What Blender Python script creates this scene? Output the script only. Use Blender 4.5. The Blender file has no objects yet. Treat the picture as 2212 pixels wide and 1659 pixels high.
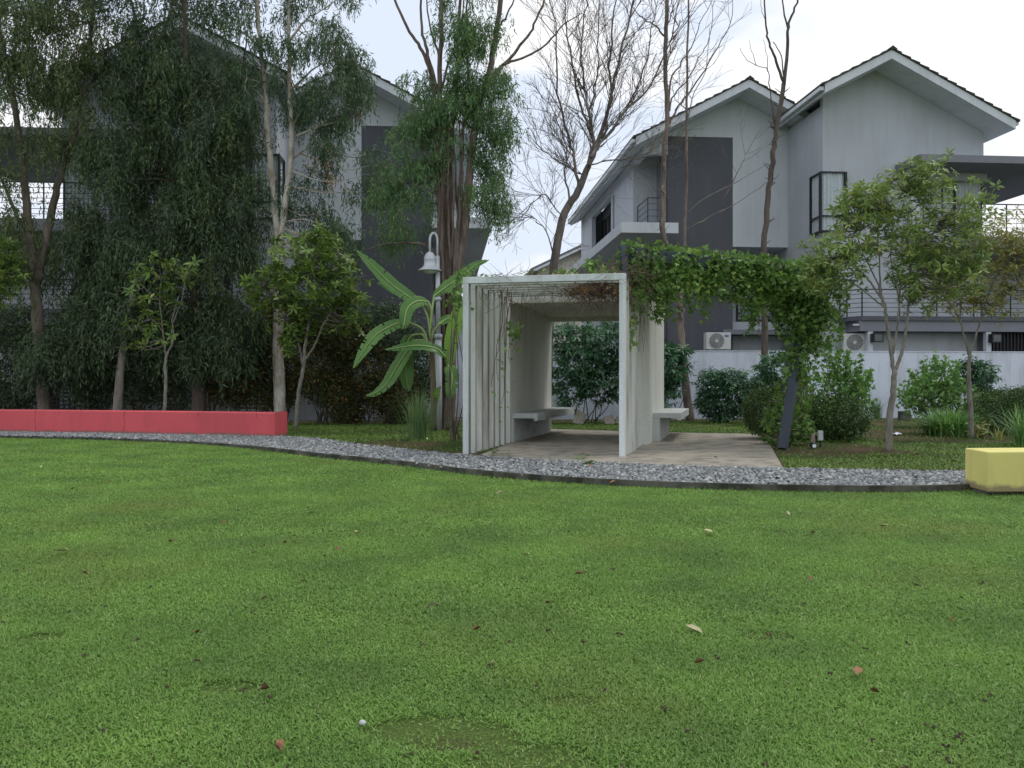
import bpy, math, random
import numpy as np
from mathutils import Vector, Matrix
rnd = random.Random(7)
rng = np.random.default_rng(7)
scene = bpy.context.scene
C = bpy.context.scene.collection

# ---------------------------------------------------------------- camera
FOC = 1850.0; HZ = 822.0; CH = 1.2          # survey constants of the photograph (2212 px wide)
cam_d = bpy.data.cameras.new("camera"); cam = bpy.data.objects.new("camera", cam_d); C.objects.link(cam)
cam.location = (0, 0, CH); cam.rotation_euler = (math.radians(90), 0, 0)
cam_d.sensor_width = 36; cam_d.lens = 36 * FOC / 2212; cam_d.shift_y = -7.5 / 2212
cam_d.clip_start = 0.05; cam_d.clip_end = 3000
scene.camera = cam

# ---------------------------------------------------------------- sky and sun
SUN_EL = math.radians(62); SUN_AZ = math.radians(62)     # azimuth clockwise from +Y (away from camera) to +X
w = bpy.data.worlds.new("World"); scene.world = w; w.use_nodes = True
nt = w.node_tree; N = nt.nodes; LK = nt.links
bg = N["Background"]; bg.inputs[1].default_value = 0.1
sky = N.new("ShaderNodeTexSky"); sky.sky_type = 'NISHITA'; sky.sun_disc = False
sky.sun_elevation = SUN_EL; sky.sun_rotation = SUN_AZ; sky.air_density = 1.2; sky.dust_density = 3.0
tc = N.new("ShaderNodeTexCoord"); mp = N.new("ShaderNodeMapping"); mp.inputs['Scale'].default_value = (1, 1, 2.1)
mp.inputs['Location'].default_value = (0.35, 0.1, 0.12)
LK.new(tc.outputs['Generated'], mp.inputs[0])
nz = N.new("ShaderNodeTexNoise"); nz.inputs['Scale'].default_value = 2.6; nz.inputs['Detail'].default_value = 9; nz.inputs['Roughness'].default_value = 0.52
LK.new(mp.outputs[0], nz.inputs[0])
cr = N.new("ShaderNodeValToRGB"); cr.color_ramp.elements[0].position = 0.47; cr.color_ramp.elements[1].position = 0.56
LK.new(nz.outputs[0], cr.inputs[0])
veil = N.new("ShaderNodeMixRGB"); veil.inputs[0].default_value = 0.86; veil.inputs[2].default_value = (7.6, 8.35, 9.7, 1)
LK.new(sky.outputs[0], veil.inputs[1])
cl = N.new("ShaderNodeMixRGB"); cl.inputs[2].default_value = (9.8, 9.85, 10.0, 1)
LK.new(cr.outputs[0], cl.inputs[0]); LK.new(veil.outputs[0], cl.inputs[1])
LK.new(cl.outputs[0], bg.inputs[0])
sl = bpy.data.lights.new("sun", 'SUN'); sl.energy = 1.1; sl.angle = math.radians(14); sl.color = (1, 0.96, 0.9)
so = bpy.data.objects.new("sun", sl); C.objects.link(so)
sd = Vector((math.cos(SUN_EL) * math.sin(SUN_AZ), math.cos(SUN_EL) * math.cos(SUN_AZ), math.sin(SUN_EL)))
so.rotation_euler = sd.to_track_quat('Z', 'Y').to_euler(); so.location = (0, 0, 40)
scene.view_settings.view_transform = 'Standard'; scene.view_settings.look = 'None'
scene.view_settings.exposure = 0.18; scene.view_settings.gamma = 1.0
scene.render.engine = 'CYCLES'
scene.cycles.max_bounces = 6; scene.cycles.transparent_max_bounces = 8

# ---------------------------------------------------------------- survey helpers
def P(dx, dy, Z):
    return Vector(((dx - 1106) * Z / FOC, Z, CH + (HZ - dy) * Z / FOC))
def G(dx, dy, z=0.06):
    Z = (CH - z) * FOC / (dy - HZ)
    return Vector(((dx - 1106) * Z / FOC, Z, z))

# ---------------------------------------------------------------- materials
MATS = {}
def newmat(name):
    m = bpy.data.materials.new(name); m.use_nodes = True
    return m, m.node_tree.nodes, m.node_tree.links, m.node_tree.nodes["Principled BSDF"]
def ramp(N_, stops):
    r = N_.new("ShaderNodeValToRGB"); e = r.color_ramp.elements
    while len(e) > 1: e.remove(e[-1])
    e[0].position = stops[0][0]; e[0].color = (*stops[0][1], 1)
    for p, c in stops[1:]:
        k = e.new(p); k.color = (*c, 1)
    return r
def noise(N_, L_, scale, detail=6, rough=0.55, stretch=(1, 1, 1), coord='Object'):
    t = N_.new("ShaderNodeTexCoord"); m = N_.new("ShaderNodeMapping"); m.inputs['Scale'].default_value = stretch
    n = N_.new("ShaderNodeTexNoise"); n.inputs['Scale'].default_value = scale; n.inputs['Detail'].default_value = detail
    n.inputs['Roughness'].default_value = rough
    L_.new(t.outputs[coord], m.inputs[0]); L_.new(m.outputs[0], n.inputs[0])
    return n
def mixc(N_, L_, fac, a, b, mode='MIX'):
    m = N_.new("ShaderNodeMixRGB"); m.blend_type = mode
    for i, v in ((0, fac), (1, a), (2, b)):
        if hasattr(v, 'is_linked') or hasattr(v, 'links'): L_.new(v, m.inputs[i])
        elif i == 0: m.inputs[0].default_value = v
        else: m.inputs[i].default_value = (*v, 1)
    return m.outputs[0]
def bump(N_, L_, bsdf, src, strength, dist=0.02):
    b = N_.new("ShaderNodeBump"); b.inputs['Strength'].default_value = strength; b.inputs['Distance'].default_value = dist
    L_.new(src, b.inputs['Height']); L_.new(b.outputs[0], bsdf.inputs['Normal'])

def m_plain(name, col, rough=0.6, metal=0.0, var=0.12, scale=6, spec=0.4):
    if name in MATS: return MATS[name]
    m, n, l, b = newmat(name)
    nn = noise(n, l, scale)
    r = ramp(n, [(0.3, tuple(c * (1 - var) for c in col)), (0.7, tuple(min(1, c * (1 + var)) for c in col))])
    l.new(nn.outputs[0], r.inputs[0]); l.new(r.outputs[0], b.inputs['Base Color'])
    b.inputs['Roughness'].default_value = rough; b.inputs['Metallic'].default_value = metal
    b.inputs['Specular IOR Level'].default_value = spec
    MATS[name] = m; return m

def m_paint(name, col, stain, amount=0.5, streak=True, bumpy=0.25, fine=60, low=0.48, high=0.72):
    """plaster / concrete with vertical run-off stains and blotches"""
    if name in MATS: return MATS[name]
    m, n, l, b = newmat(name)
    big = noise(n, l, 0.9, 5); st = noise(n, l, 3.2, 8, 0.65, (1, 1, 0.12) if streak else (1, 1, 1))
    fn = noise(n, l, fine, 3)
    r1 = ramp(n, [(low, (0, 0, 0)), (high, (1, 1, 1))]); l.new(st.outputs[0], r1.inputs[0])
    mul = n.new("ShaderNodeMath"); mul.operation = 'MULTIPLY'; l.new(r1.outputs[0], mul.inputs[0]); mul.inputs[1].default_value = amount
    base = ramp(n, [(0.3, tuple(c * 0.93 for c in col)), (0.7, tuple(min(1, c * 1.05) for c in col))]); l.new(big.outputs[0], base.inputs[0])
    c1 = mixc(n, l, mul.outputs[0], base.outputs[0], stain)
    fr = ramp(n, [(0.3, (0.9, 0.9, 0.9)), (0.7, (1.05, 1.05, 1.05))]); l.new(fn.outputs[0], fr.inputs[0])
    c2 = mixc(n, l, 1.0, c1, fr.outputs[0], 'MULTIPLY')
    l.new(c2, b.inputs['Base Color']); b.inputs['Roughness'].default_value = 0.85; b.inputs['Specular IOR Level'].default_value = 0.25
    bump(n, l, b, fn.outputs[0], bumpy, 0.006)
    MATS[name] = m; return m

LEAFGAIN = 1.35
def m_leaf(name, a, b_, accent=None, acc=0.95, trans=0.3, rough=0.45, patch=None):
    if name in MATS: return MATS[name]
    m, n, l, b = newmat(name)
    g = n.new("ShaderNodeNewGeometry")
    q_ = lambda c: tuple(min(0.8, v * LEAFGAIN) for v in c)
    a, b_ = q_(a), q_(b_); accent = q_(accent) if accent else None
    st = [(0.0, a), (0.75, b_)]
    if accent: st += [(acc, b_), (min(0.999, acc + 0.02), accent)]
    r = ramp(n, st); l.new(g.outputs['Random Per Island'], r.inputs[0])
    col = r.outputs[0]
    nn = noise(n, l, 1.3, 4)
    fr = ramp(n, [(0.3, (0.72, 0.74, 0.75)), (0.7, (1.25, 1.22, 1.1))]); l.new(nn.outputs[0], fr.inputs[0])
    col = mixc(n, l, 1.0, col, fr.outputs[0], 'MULTIPLY')
    if patch:
        pn = noise(n, l, patch[1], 5, 0.6)
        pr = ramp(n, [(patch[2], (0, 0, 0)), (patch[2] + 0.14, (0.55, 0.55, 0.55))]); l.new(pn.outputs[0], pr.inputs[0])
        col = mixc(n, l, pr.outputs[0], col, patch[0])
    l.new(col, b.inputs['Base Color']); b.inputs['Roughness'].default_value = rough
    b.inputs['Specular IOR Level'].default_value = 0.35
    t = n.new("ShaderNodeBsdfTranslucent"); l.new(col, t.inputs[0])
    ms = n.new("ShaderNodeMixShader"); ms.inputs[0].default_value = trans
    out = n["Material Output"]
    l.new(b.outputs[0], ms.inputs[1]); l.new(t.outputs[0], ms.inputs[2]); l.new(ms.outputs[0], out.inputs[0])
    MATS[name] = m; return m

def m_bark(name, a, b_, scale=5, stretch=(1, 1, 0.2)):
    if name in MATS: return MATS[name]
    m, n, l, b = newmat(name)
    nn = noise(n, l, scale, 8, 0.65, stretch); f = noise(n, l, 30, 6, 0.6, (1, 1, 0.25))
    r = ramp(n, [(0.38, a), (0.6, b_)]); l.new(nn.outputs[0], r.inputs[0])
    fr = ramp(n, [(0.3, (0.7, 0.7, 0.7)), (0.7, (1.15, 1.15, 1.15))]); l.new(f.outputs[0], fr.inputs[0])
    l.new(mixc(n, l, 1.0, r.outputs[0], fr.outputs[0], 'MULTIPLY'), b.inputs['Base Color'])
    b.inputs['Roughness'].default_value = 0.9; bump(n, l, b, f.outputs[0], 0.6, 0.02)
    MATS[name] = m; return m

def m_glass(name, col=(0.03, 0.035, 0.04)):
    if name in MATS: return MATS[name]
    m, n, l, b = newmat(name)
    b.inputs['Base Color'].default_value = (*col, 1); b.inputs['Roughness'].default_value = 0.06
    tr = n.new("ShaderNodeBsdfTransparent"); ms = n.new("ShaderNodeMixShader"); ms.inputs[0].default_value = 0.12
    l.new(tr.outputs[0], ms.inputs[1]); l.new(b.outputs[0], ms.inputs[2]); l.new(ms.outputs[0], n["Material Output"].inputs[0])
    MATS[name] = m; return m

wall_grey = m_paint('house_plaster', (0.51, 0.54, 0.585), (0.40, 0.42, 0.44), 0.5, True, 0.25, 40)
wall_light = m_paint('house_plaster_light', (0.62, 0.66, 0.69), (0.48, 0.51, 0.53), 0.5, True, 0.25, 40)
wall_dark = m_paint('house_dark_paint', (0.115, 0.122, 0.138), (0.145, 0.15, 0.16), 0.5, True, 0.2, 40)
wall_mid = m_paint('house_mid_paint', (0.24, 0.25, 0.28), (0.16, 0.165, 0.18), 0.4, True, 0.2, 40)
trim_white = m_paint('trim_white', (0.68, 0.72, 0.76), (0.4, 0.42, 0.42), 0.35, True, 0.1, 40)
bound_white = m_paint('boundary_wall_paint', (0.70, 0.76, 0.86), (0.36, 0.36, 0.34), 0.55, True, 0.25, 30)
bound_shade = bound_white
pav_white = m_paint('shelter_paint', (0.72, 0.77, 0.79), (0.34, 0.36, 0.31), 0.6, True, 0.35, 50, 0.44, 0.70)
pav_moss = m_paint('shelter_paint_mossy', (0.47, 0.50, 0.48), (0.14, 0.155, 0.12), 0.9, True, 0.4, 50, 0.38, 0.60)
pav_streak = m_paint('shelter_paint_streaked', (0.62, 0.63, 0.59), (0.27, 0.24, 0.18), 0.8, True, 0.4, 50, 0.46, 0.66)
pav_cream = m_paint('shelter_cream', (0.62, 0.63, 0.57), (0.40, 0.39, 0.32), 0.5, True, 0.3, 60)
bench_con = m_paint('bench_concrete', (0.50, 0.53, 0.52), (0.22, 0.21, 0.17), 0.6, False, 0.4, 50)
floor_con = m_paint('slab_concrete', (0.34, 0.31, 0.255), (0.13, 0.12, 0.10), 0.75, False, 0.6, 45, 0.46, 0.64)
kerb_con = m_paint('kerb_concrete', (0.13, 0.125, 0.105), (0.035, 0.038, 0.025), 0.95, False, 0.6, 45, 0.4, 0.6)
steel_blue = m_plain('pergola_steel', (0.042, 0.056, 0.072), 0.6, 0.0)
rail_black = m_plain('railing_steel', (0.018, 0.02, 0.03), 0.45, 0.2)
frame_black = m_plain('window_frame_black', (0.015, 0.017, 0.024), 0.4)
curtain = m_plain('curtain_cloth', (0.82, 0.90, 0.98), 0.9, 0, 0.12, 14)
glass = m_glass('window_glass')
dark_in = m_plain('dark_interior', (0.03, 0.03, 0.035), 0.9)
lamp_metal = m_plain('lamp_metal', (0.55, 0.58, 0.62), 0.4, 0.1, 0.1)
ac_white = m_plain('aircon_casing', (0.62, 0.63, 0.60), 0.5, 0, 0.06)
ac_dark = m_plain('aircon_grille', (0.13, 0.14, 0.14), 0.6, 0.1)
logo_blue = m_plain('badge_blue', (0.02, 0.04, 0.35), 0.5)
logo_white = m_plain('badge_white', (0.75, 0.78, 0.85), 0.5, 0, 0.02)

def m_wallpaint2(name, col, dirt, crackcol):
    m, n, l, b = newmat(name)
    st = noise(n, l, 1.6, 8, 0.65, (1, 1, 0.16)); bl = noise(n, l, 0.8, 5); fn = noise(n, l, 55, 4)
    chip = noise(n, l, 6.0, 5, 0.6)
    base = ramp(n, [(0.3, tuple(c * 0.86 for c in col)), (0.7, tuple(min(1, c * 1.08) for c in col))]); l.new(bl.outputs[0], base.inputs[0])
    r1 = ramp(n, [(0.5, (0, 0, 0)), (0.78, (0.75, 0.75, 0.75))]); l.new(st.outputs[0], r1.inputs[0])
    c = mixc(n, l, r1.outputs[0], base.outputs[0], dirt)
    r2 = ramp(n, [(0.70, (0, 0, 0)), (0.72, (1, 1, 1))]); l.new(chip.outputs[0], r2.inputs[0])
    c = mixc(n, l, r2.outputs[0], c, crackcol)
    gm = n.new("ShaderNodeNewGeometry"); sx = n.new("ShaderNodeSeparateXYZ"); l.new(gm.outputs['Position'], sx.inputs[0])
    sp = noise(n, l, 4.5, 8, 0.7); ad = n.new("ShaderNodeMath"); ad.operation = 'MULTIPLY_ADD'; l.new(sp.outputs[0], ad.inputs[0]); ad.inputs[1].default_value = -0.17; l.new(sx.outputs[2], ad.inputs[2])
    r3 = ramp(n, [(0.0, (0.8, 0.8, 0.8)), (0.04, (0, 0, 0))]); l.new(ad.outputs[0], r3.inputs[0])     # soil splashed on the foot of the wall
    c = mixc(n, l, r3.outputs[0], c, (0.20, 0.15, 0.11))
    l.new(c, b.inputs['Base Color']); b.inputs['Roughness'].default_value = 0.75; bump(n, l, b, fn.outputs[0], 0.35, 0.006)
    MATS[name] = m; return m
red_paint = m_wallpaint2('red_wall_paint', (0.70, 0.105, 0.125), (0.45, 0.07, 0.08), (0.4, 0.06, 0.06))
yel_paint = m_wallpaint2('yellow_wall_paint', (0.74, 0.67, 0.22), (0.22, 0.20, 0.08), (0.42, 0.42, 0.40))

def m_tile():
    m, n, l, b = newmat('roof_tile')
    nn = noise(n, l, 3.5, 8, 0.7); r = ramp(n, [(0.35, (0.035, 0.034, 0.032)), (0.55, (0.075, 0.07, 0.055)), (0.7, (0.06, 0.075, 0.03))])
    l.new(nn.outputs[0], r.inputs[0]); l.new(r.outputs[0], b.inputs['Base Color']); b.inputs['Roughness'].default_value = 0.9
    bump(n, l, b, nn.outputs[0], 0.5, 0.03); return m
tile = m_tile()

def m_ground(name, stops, scale, stretch=(1, 1, 1), extra=None):
    m, n, l, b = newmat(name)
    a = noise(n, l, scale, 8, 0.6); f = noise(n, l, 90, 5, 0.6)
    r = ramp(n, stops); l.new(a.outputs[0], r.inputs[0])
    fr = ramp(n, [(0.3, (0.5, 0.5, 0.5)), (0.7, (1.4, 1.4, 1.4))]); l.new(f.outputs[0], fr.inputs[0])
    l.new(mixc(n, l, 1.0, r.outputs[0], fr.outputs[0], 'MULTIPLY'), b.inputs['Base Color'])
    b.inputs['Roughness'].default_value = 1; b.inputs['Specular IOR Level'].default_value = 0.1
    bump(n, l, b, f.outputs[0], 0.8, 0.03); return m
lawn_soil = m_ground('lawn_soil', [(0.35, (0.085, 0.14, 0.034)), (0.60, (0.11, 0.165, 0.042)), (0.72, (0.085, 0.075, 0.04))], 2.4)
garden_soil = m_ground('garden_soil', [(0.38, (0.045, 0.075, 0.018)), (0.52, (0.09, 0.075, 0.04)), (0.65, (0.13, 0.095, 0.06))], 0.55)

# ---------------------------------------------------------------- mesh helpers
def set_parent(o, parent):
    o.parent = parent
    if parent is not None and parent.type == 'EMPTY' and not parent.get('_local', False):
        o.matrix_parent_inverse = Matrix.Translation(-parent.location)
class MB:
    def __init__(s): s.v = []; s.f = []
    def add(s, vs, fs):
        k = len(s.v); s.v += [tuple(v) for v in vs]; s.f += [tuple(i + k for i in f) for f in fs]; return s
    def box(s, x0, y0, z0, x1, y1, z1):
        return s.add([(x0, y0, z0), (x1, y0, z0), (x1, y1, z0), (x0, y1, z0), (x0, y0, z1), (x1, y0, z1), (x1, y1, z1), (x0, y1, z1)],
              [(0, 3, 2, 1), (4, 5, 6, 7), (0, 1, 5, 4), (1, 2, 6, 5), (2, 3, 7, 6), (3, 0, 4, 7)])
    def frame_box(s, O, u, v, a0, b0, z0, a1, b1, z1):
        """box in a rotated ground frame: O + u*a + v*b"""
        q = []
        for z in (z0, z1):
            for a, b in ((a0, b0), (a1, b0), (a1, b1), (a0, b1)):
                q.append((O[0] + u[0] * a + v[0] * b, O[1] + u[1] * a + v[1] * b, z))
        return s.add(q, [(0, 3, 2, 1), (4, 5, 6, 7), (0, 1, 5, 4), (1, 2, 6, 5), (2, 3, 7, 6), (3, 0, 4, 7)])
    def extr(s, poly, vec):
        n = len(poly); vec = Vector(vec)
        vs = [Vector(p) for p in poly] + [Vector(p) + vec for p in poly]
        fs = [tuple(range(n))[::-1], tuple(range(n, 2 * n))] + [(i, (i + 1) % n, n + (i + 1) % n, n + i) for i in range(n)]
        return s.add(vs, fs)
    def tube(s, pts, rad, sides=6, cap=True):
        pts = [Vector(p) for p in pts]; n = len(pts)
        if not hasattr(rad, '__len__'): rad = [rad] * n
        k = len(s.v); ref = None
        for i, p in enumerate(pts):
            d = (pts[min(i + 1, n - 1)] - pts[max(i - 1, 0)])
            if d.length < 1e-9: d = Vector((0, 0, 1))
            d.normalize()
            if ref is None: ref = d.orthogonal().normalized()
            a = (ref - d * ref.dot(d))
            a = a.normalized() if a.length > 1e-6 else d.orthogonal().normalized()
            ref = a; b = d.cross(a)
            for j in range(sides):
                t = 2 * math.pi * j / sides
                q = p + (a * math.cos(t) + b * math.sin(t)) * rad[i]
                s.v.append((q.x, q.y, q.z))
        for i in range(n - 1):
            for j in range(sides):
                j2 = (j + 1) % sides
                s.f.append((k + i * sides + j, k + i * sides + j2, k + (i + 1) * sides + j2, k + (i + 1) * sides + j))
        if cap:
            s.f.append(tuple(k + j for j in range(sides))[::-1]); s.f.append(tuple(k + (n - 1) * sides + j for j in range(sides)))
        return s
    def bar(s, a, b, r, sides=4): return s.tube([a, b], r, sides)
    def lathe(s, c, prof, sides=24):
        k = len(s.v); n = len(prof)
        for r, z in prof:
            for j in range(sides):
                t = 2 * math.pi * j / sides; s.v.append((c[0] + r * math.cos(t), c[1] + r * math.sin(t), c[2] + z))
        for i in range(n - 1):
            for j in range(sides):
                j2 = (j + 1) % sides
                s.f.append((k + i * sides + j, k + i * sides + j2, k + (i + 1) * sides + j2, k + (i + 1) * sides + j))
        return s
    def build(s, name, mat, parent=None, smooth=False, bevel=0.0):
        me = bpy.data.meshes.new(name); me.from_pydata(s.v, [], s.f); me.materials.append(mat)
        if smooth: me.polygons.foreach_set('use_smooth', [True] * len(me.polygons))
        o = bpy.data.objects.new(name, me); C.objects.link(o)
        if parent is not None: set_parent(o, parent)
        if bevel:
            b = o.modifiers.new('bevel', 'BEVEL'); b.width = bevel; b.segments = 2; b.limit_method = 'ANGLE'
        return o
def npmesh(name, V, faces, mat, parent=None, smooth=False):
    me = bpy.data.meshes.new(name); V = np.asarray(V, dtype=np.float32)
    me.vertices.add(len(V)); me.vertices.foreach_set('co', V.ravel())
    loops = np.concatenate([f.ravel() for f in faces]).astype(np.int32)
    tot = np.concatenate([np.full(len(f), f.shape[1]) for f in faces]).astype(np.int32)
    start = np.concatenate([[0], np.cumsum(tot)[:-1]]).astype(np.int32)
    me.loops.add(len(loops)); me.loops.foreach_set('vertex_index', loops)
    me.polygons.add(len(tot)); me.polygons.foreach_set('loop_start', start)
    if smooth: me.polygons.foreach_set('use_smooth', np.ones(len(tot), dtype=bool))
    me.update(calc_edges=True); me.validate()
    me.materials.append(mat)
    o = bpy.data.objects.new(name, me); C.objects.link(o)
    if parent is not None: set_parent(o, parent)
    return o
def tag(o, label=None, cat=None, group=None, kind=None):
    if label: o['label'] = label
    if cat: o['category'] = cat
    if group: o['group'] = group
    if kind: o['kind'] = kind
    return o
def empty(name, loc, label, cat, group=None, rz=0.0, local=False):
    o = bpy.data.objects.new(name, None); C.objects.link(o); o.location = loc; o.rotation_euler = (0, 0, rz)
    o.empty_display_size = 0.2
    if local: o['_local'] = True
    return tag(o, label, cat, group)

def spline(pts, n=6):
    pts = [Vector(p) for p in pts]; q = [pts[0] * 2 - pts[1]] + pts + [pts[-1] * 2 - pts[-2]]; out = []
    for i in range(1, len(q) - 2):
        a, b, c, d = q[i - 1:i + 3]
        for k in range(n):
            t = k / n
            out.append(0.5 * ((2 * b) + (c - a) * t + (2 * a - 5 * b + 4 * c - d) * t * t + (3 * b - a - 3 * c + d) * t ** 3))
    out.append(pts[-1]); return out
def limb(mb, pts, r0, r1, sides=8, n=5, wob=0.0, p=1.0):
    s = spline(pts, n); m = len(s)
    if wob:
        s = [s[0]] + [q + Vector((rnd.gauss(0, wob), rnd.gauss(0, wob), rnd.gauss(0, wob * 0.4))) for q in s[1:]]
    mb.tube(s, [r0 + (r1 - r0) * (i / (m - 1)) ** p for i in range(m)], sides)
    return s

# leaves ------------------------------------------------------------
DIA = (np.array([(0, 0, 0), (0.42, 0.5, 0.02), (1, 0, 0), (0.42, -0.5, 0.02)]), [np.array([[0, 1, 2, 3]])])
OVAL = (np.array([(0, 0, 0), (0.35, 0.46, 0.05), (0.35, -0.46, 0.05), (0.72, 0.38, 0.0), (0.72, -0.38, 0.0), (1, 0, -0.1), (0.35, 0, -0.0), (0.72, 0, -0.05)]),
        [np.array([[0, 6, 1], [0, 2, 6], [3, 7, 5], [7, 4, 5]]), np.array([[1, 6, 7, 3], [6, 2, 4, 7]])])
IVY = (np.array([(0, 0, 0), (0.02, 0.42, 0.03), (0.38, 0.62, 0.0), (0.5, 0.26, 0.04), (1.0, 0, -0.05), (0.5, -0.26, 0.04), (0.38, -0.62, 0.0), (0.02, -0.42, 0.03), (0.25, 0, -0.02)]),
       [np.array([[0, 8, 1], [1, 8, 2], [2, 8, 3], [3, 8, 4], [4, 8, 5], [5, 8, 6], [6, 8, 7], [7, 8, 0]])])
BLADE = (np.array([(0, 0.5, 0), (0, -0.5, 0), (0.5, 0.42, 0), (0.5, -0.42, 0), (1, 0, -0.12)]), [np.array([[0, 1, 3, 2]]), np.array([[2, 3, 4]])])
def nrm(a): return a / np.maximum(np.linalg.norm(a, axis=-1, keepdims=True), 1e-9)
class Leaves:
    def __init__(s): s.q = []
    def add(s, Pn, D, L, W, S=None):
        Pn = np.asarray(Pn, float); n = len(Pn)
        if n == 0: return
        D = nrm(np.asarray(D, float)); L = np.broadcast_to(L, (n,)); W = np.broadcast_to(W, (n,))
        if S is None: S = nrm(np.cross(D, rng.normal(size=(n, 3))))
        s.q.append((Pn, D, L, W, S))
    def build(s, name, tpl, mat, parent=None):
        Pn = np.concatenate([q[0] for q in s.q]); D = np.concatenate([q[1] for q in s.q]); L = np.concatenate([q[2] for q in s.q])
        W = np.concatenate([q[3] for q in s.q]); S = np.concatenate([q[4] for q in s.q]); Nn = np.cross(S, D)
        T, F = tpl; k = len(T); n = len(Pn)
        V = (Pn[:, None, :] + D[:, None, :] * (L[:, None] * T[None, :, 0])[..., None] + S[:, None, :] * (W[:, None] * T[None, :, 1])[..., None]
             + Nn[:, None, :] * (L[:, None] * T[None, :, 2])[..., None]).reshape(-1, 3)
        base = (np.arange(n) * k)[:, None, None]
        faces = [(base + f[None]).reshape(-1, f.shape[1]) for f in F]
        return npmesh(name, V, faces, mat, parent)
def ball(n, shell=0.0):
    d = nrm(rng.normal(size=(n, 3))); r = rng.random(n) ** (1 / 3)
    if shell: r = shell + (1 - shell) * r
    return d * r[:, None]
def blobs_pts(blobs, n, Z, shell=0.0):
    """blobs: (dx, dy, rx, ry, depth_m, weight[, dZ]) surveyed in photo px at distance Z"""
    wts = np.array([b[5] for b in blobs], float); wts /= wts.sum()
    cnt = rng.multinomial(n, wts); out = []
    for b, k in zip(blobs, cnt):
        zz = Z + (b[6] if len(b) > 6 else 0)
        c = np.array(P(b[0], b[1], zz)); s = zz / FOC
        out.append(c + ball(k, shell) * np.array([b[2] * s, b[4], b[3] * s]))
    return np.concatenate(out)
def weeping(lv, cen, strands, spread, length, per, L, W, down=0.75, out=0.35):
    n = len(cen); c = np.repeat(cen, strands, axis=0) + rng.normal(size=(n * strands, 3)) * spread
    m = len(c); o = nrm(rng.normal(size=(m, 3)) * np.array([1, 1, 0.25])); ln = length * rng.uniform(0.5, 1.3, m)
    for i in range(per):
        t = (i + rng.random(m)) / per
        p = c + o * (ln * out * np.sin(t * 1.6))[:, None]; p[:, 2] -= ln * down * t ** 1.5
        d = rng.normal(size=(m, 3)) * 0.42 + o * 0.35 * (1 - t)[:, None]; d[:, 2] -= 0.45 + 0.6 * t
        lv.add(p, d, L * rng.uniform(0.7, 1.25, m), W * rng.uniform(0.7, 1.2, m))
def rosettes(lv, cen, axis, k, L, W, elev=0.25, droop=0.1):
    n = len(cen); axis = nrm(axis); a = nrm(np.cross(axis, rng.normal(size=(n, 3)))); b = np.cross(axis, a)
    for i in range(k):
        t = 2 * math.pi * i / k * 1.618 + rng.uniform(-0.4, 0.4, n); e = elev + rng.normal(size=n) * 0.22 + 0.5 * (i / k - 0.4)
        d = (a * np.cos(t)[:, None] + b * np.sin(t)[:, None]) * np.cos(e)[:, None] + axis * np.sin(e)[:, None]
        d[:, 2] -= droop
        d = nrm(d); S = nrm(np.cross(d, axis + rng.normal(size=(n, 3)) * 0.15))
        lv.add(cen + d * 0.01, d, L * rng.uniform(0.7, 1.15, n), W * rng.uniform(0.75, 1.15, n), S)
def twig(mb, a, b, r0, r1, sag=0.08, sides=4, n=3):
    a = Vector(a); b = Vector(b); d = (b - a).length; m = (a + b) / 2 + Vector((rnd.gauss(0, sag), rnd.gauss(0, sag), rnd.gauss(0, sag))) * d + Vector((0, 0, -0.08 * d))
    s = spline([a, m, b], n); mb.tube(s, [r0 + (r1 - r0) * i / (len(s) - 1) for i in range(len(s))], sides, False)
def nearest_on(skel, p):
    best = None; bd = 1e9
    for q in skel:
        if q.z > p.z + 0.15: continue
        d = (q - p).length
        if d < bd: bd = d; best = q
    return best or skel[len(skel) // 2]

# ================================================================ GROUND
def sheet(name, pts, z, mat, kind='structure'):
    mb = MB(); mb.add([(p[0], p[1], z) for p in pts], [tuple(range(len(pts)))]); return tag(mb.build(name, mat), kind=kind)
sheet('ground', [(-400, -400), (400, -400), (400, 900), (-400, 900)], 0.0, lawn_soil)
front = [G(-900, 930, 0), G(-300, 941.5, 0), G(0, 948, 0), G(156, 951, 0), G(270, 954.5, 0), G(429, 962, 0), G(551, 973, 0), G(678, 989, 0), G(880, 1010, 0), G(1000, 1026, 0), G(1200, 1044, 0),
         G(1400, 1055, 0), G(1600, 1062, 0), G(1800, 1065.5, 0), G(1950, 1066, 0), G(2085, 1063, 0), G(2260, 1052, 0)]
back = [G(-900, 922, 0.07), G(-300, 928, 0.07), G(0, 932, 0.07), G(300, 936.5, 0.07), G(627, 943, 0.07), G(781, 960, 0.07), G(934, 976, 0.07), G(1040, 985, 0.07), G(1150, 991, 0.07), G(1340, 1000, 0.07),
        G(1500, 1006, 0.07), G(1690, 1010, 0.07), G(1850, 1014, 0.07), G(2085, 1017, 0.07), G(2300, 1021, 0.07)]
def resample(pts, n):
    s = spline(pts, 8); xs = [p.x for p in s]; X0, X1 = s[0].x, s[-1].x
    xx = np.linspace(X0, X1, n); return np.stack([xx, np.interp(xx, xs, [p.y for p in s])], 1)
NF = 160
frontc = resample(front, NF); backc = resample(back, NF)
garden = [(p[0], p[1]) for p in backc] + [(60, 10), (60, 80), (-60, 80), (-60, 19)]
sheet('garden_ground', garden, 0.055, garden_soil)
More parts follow.
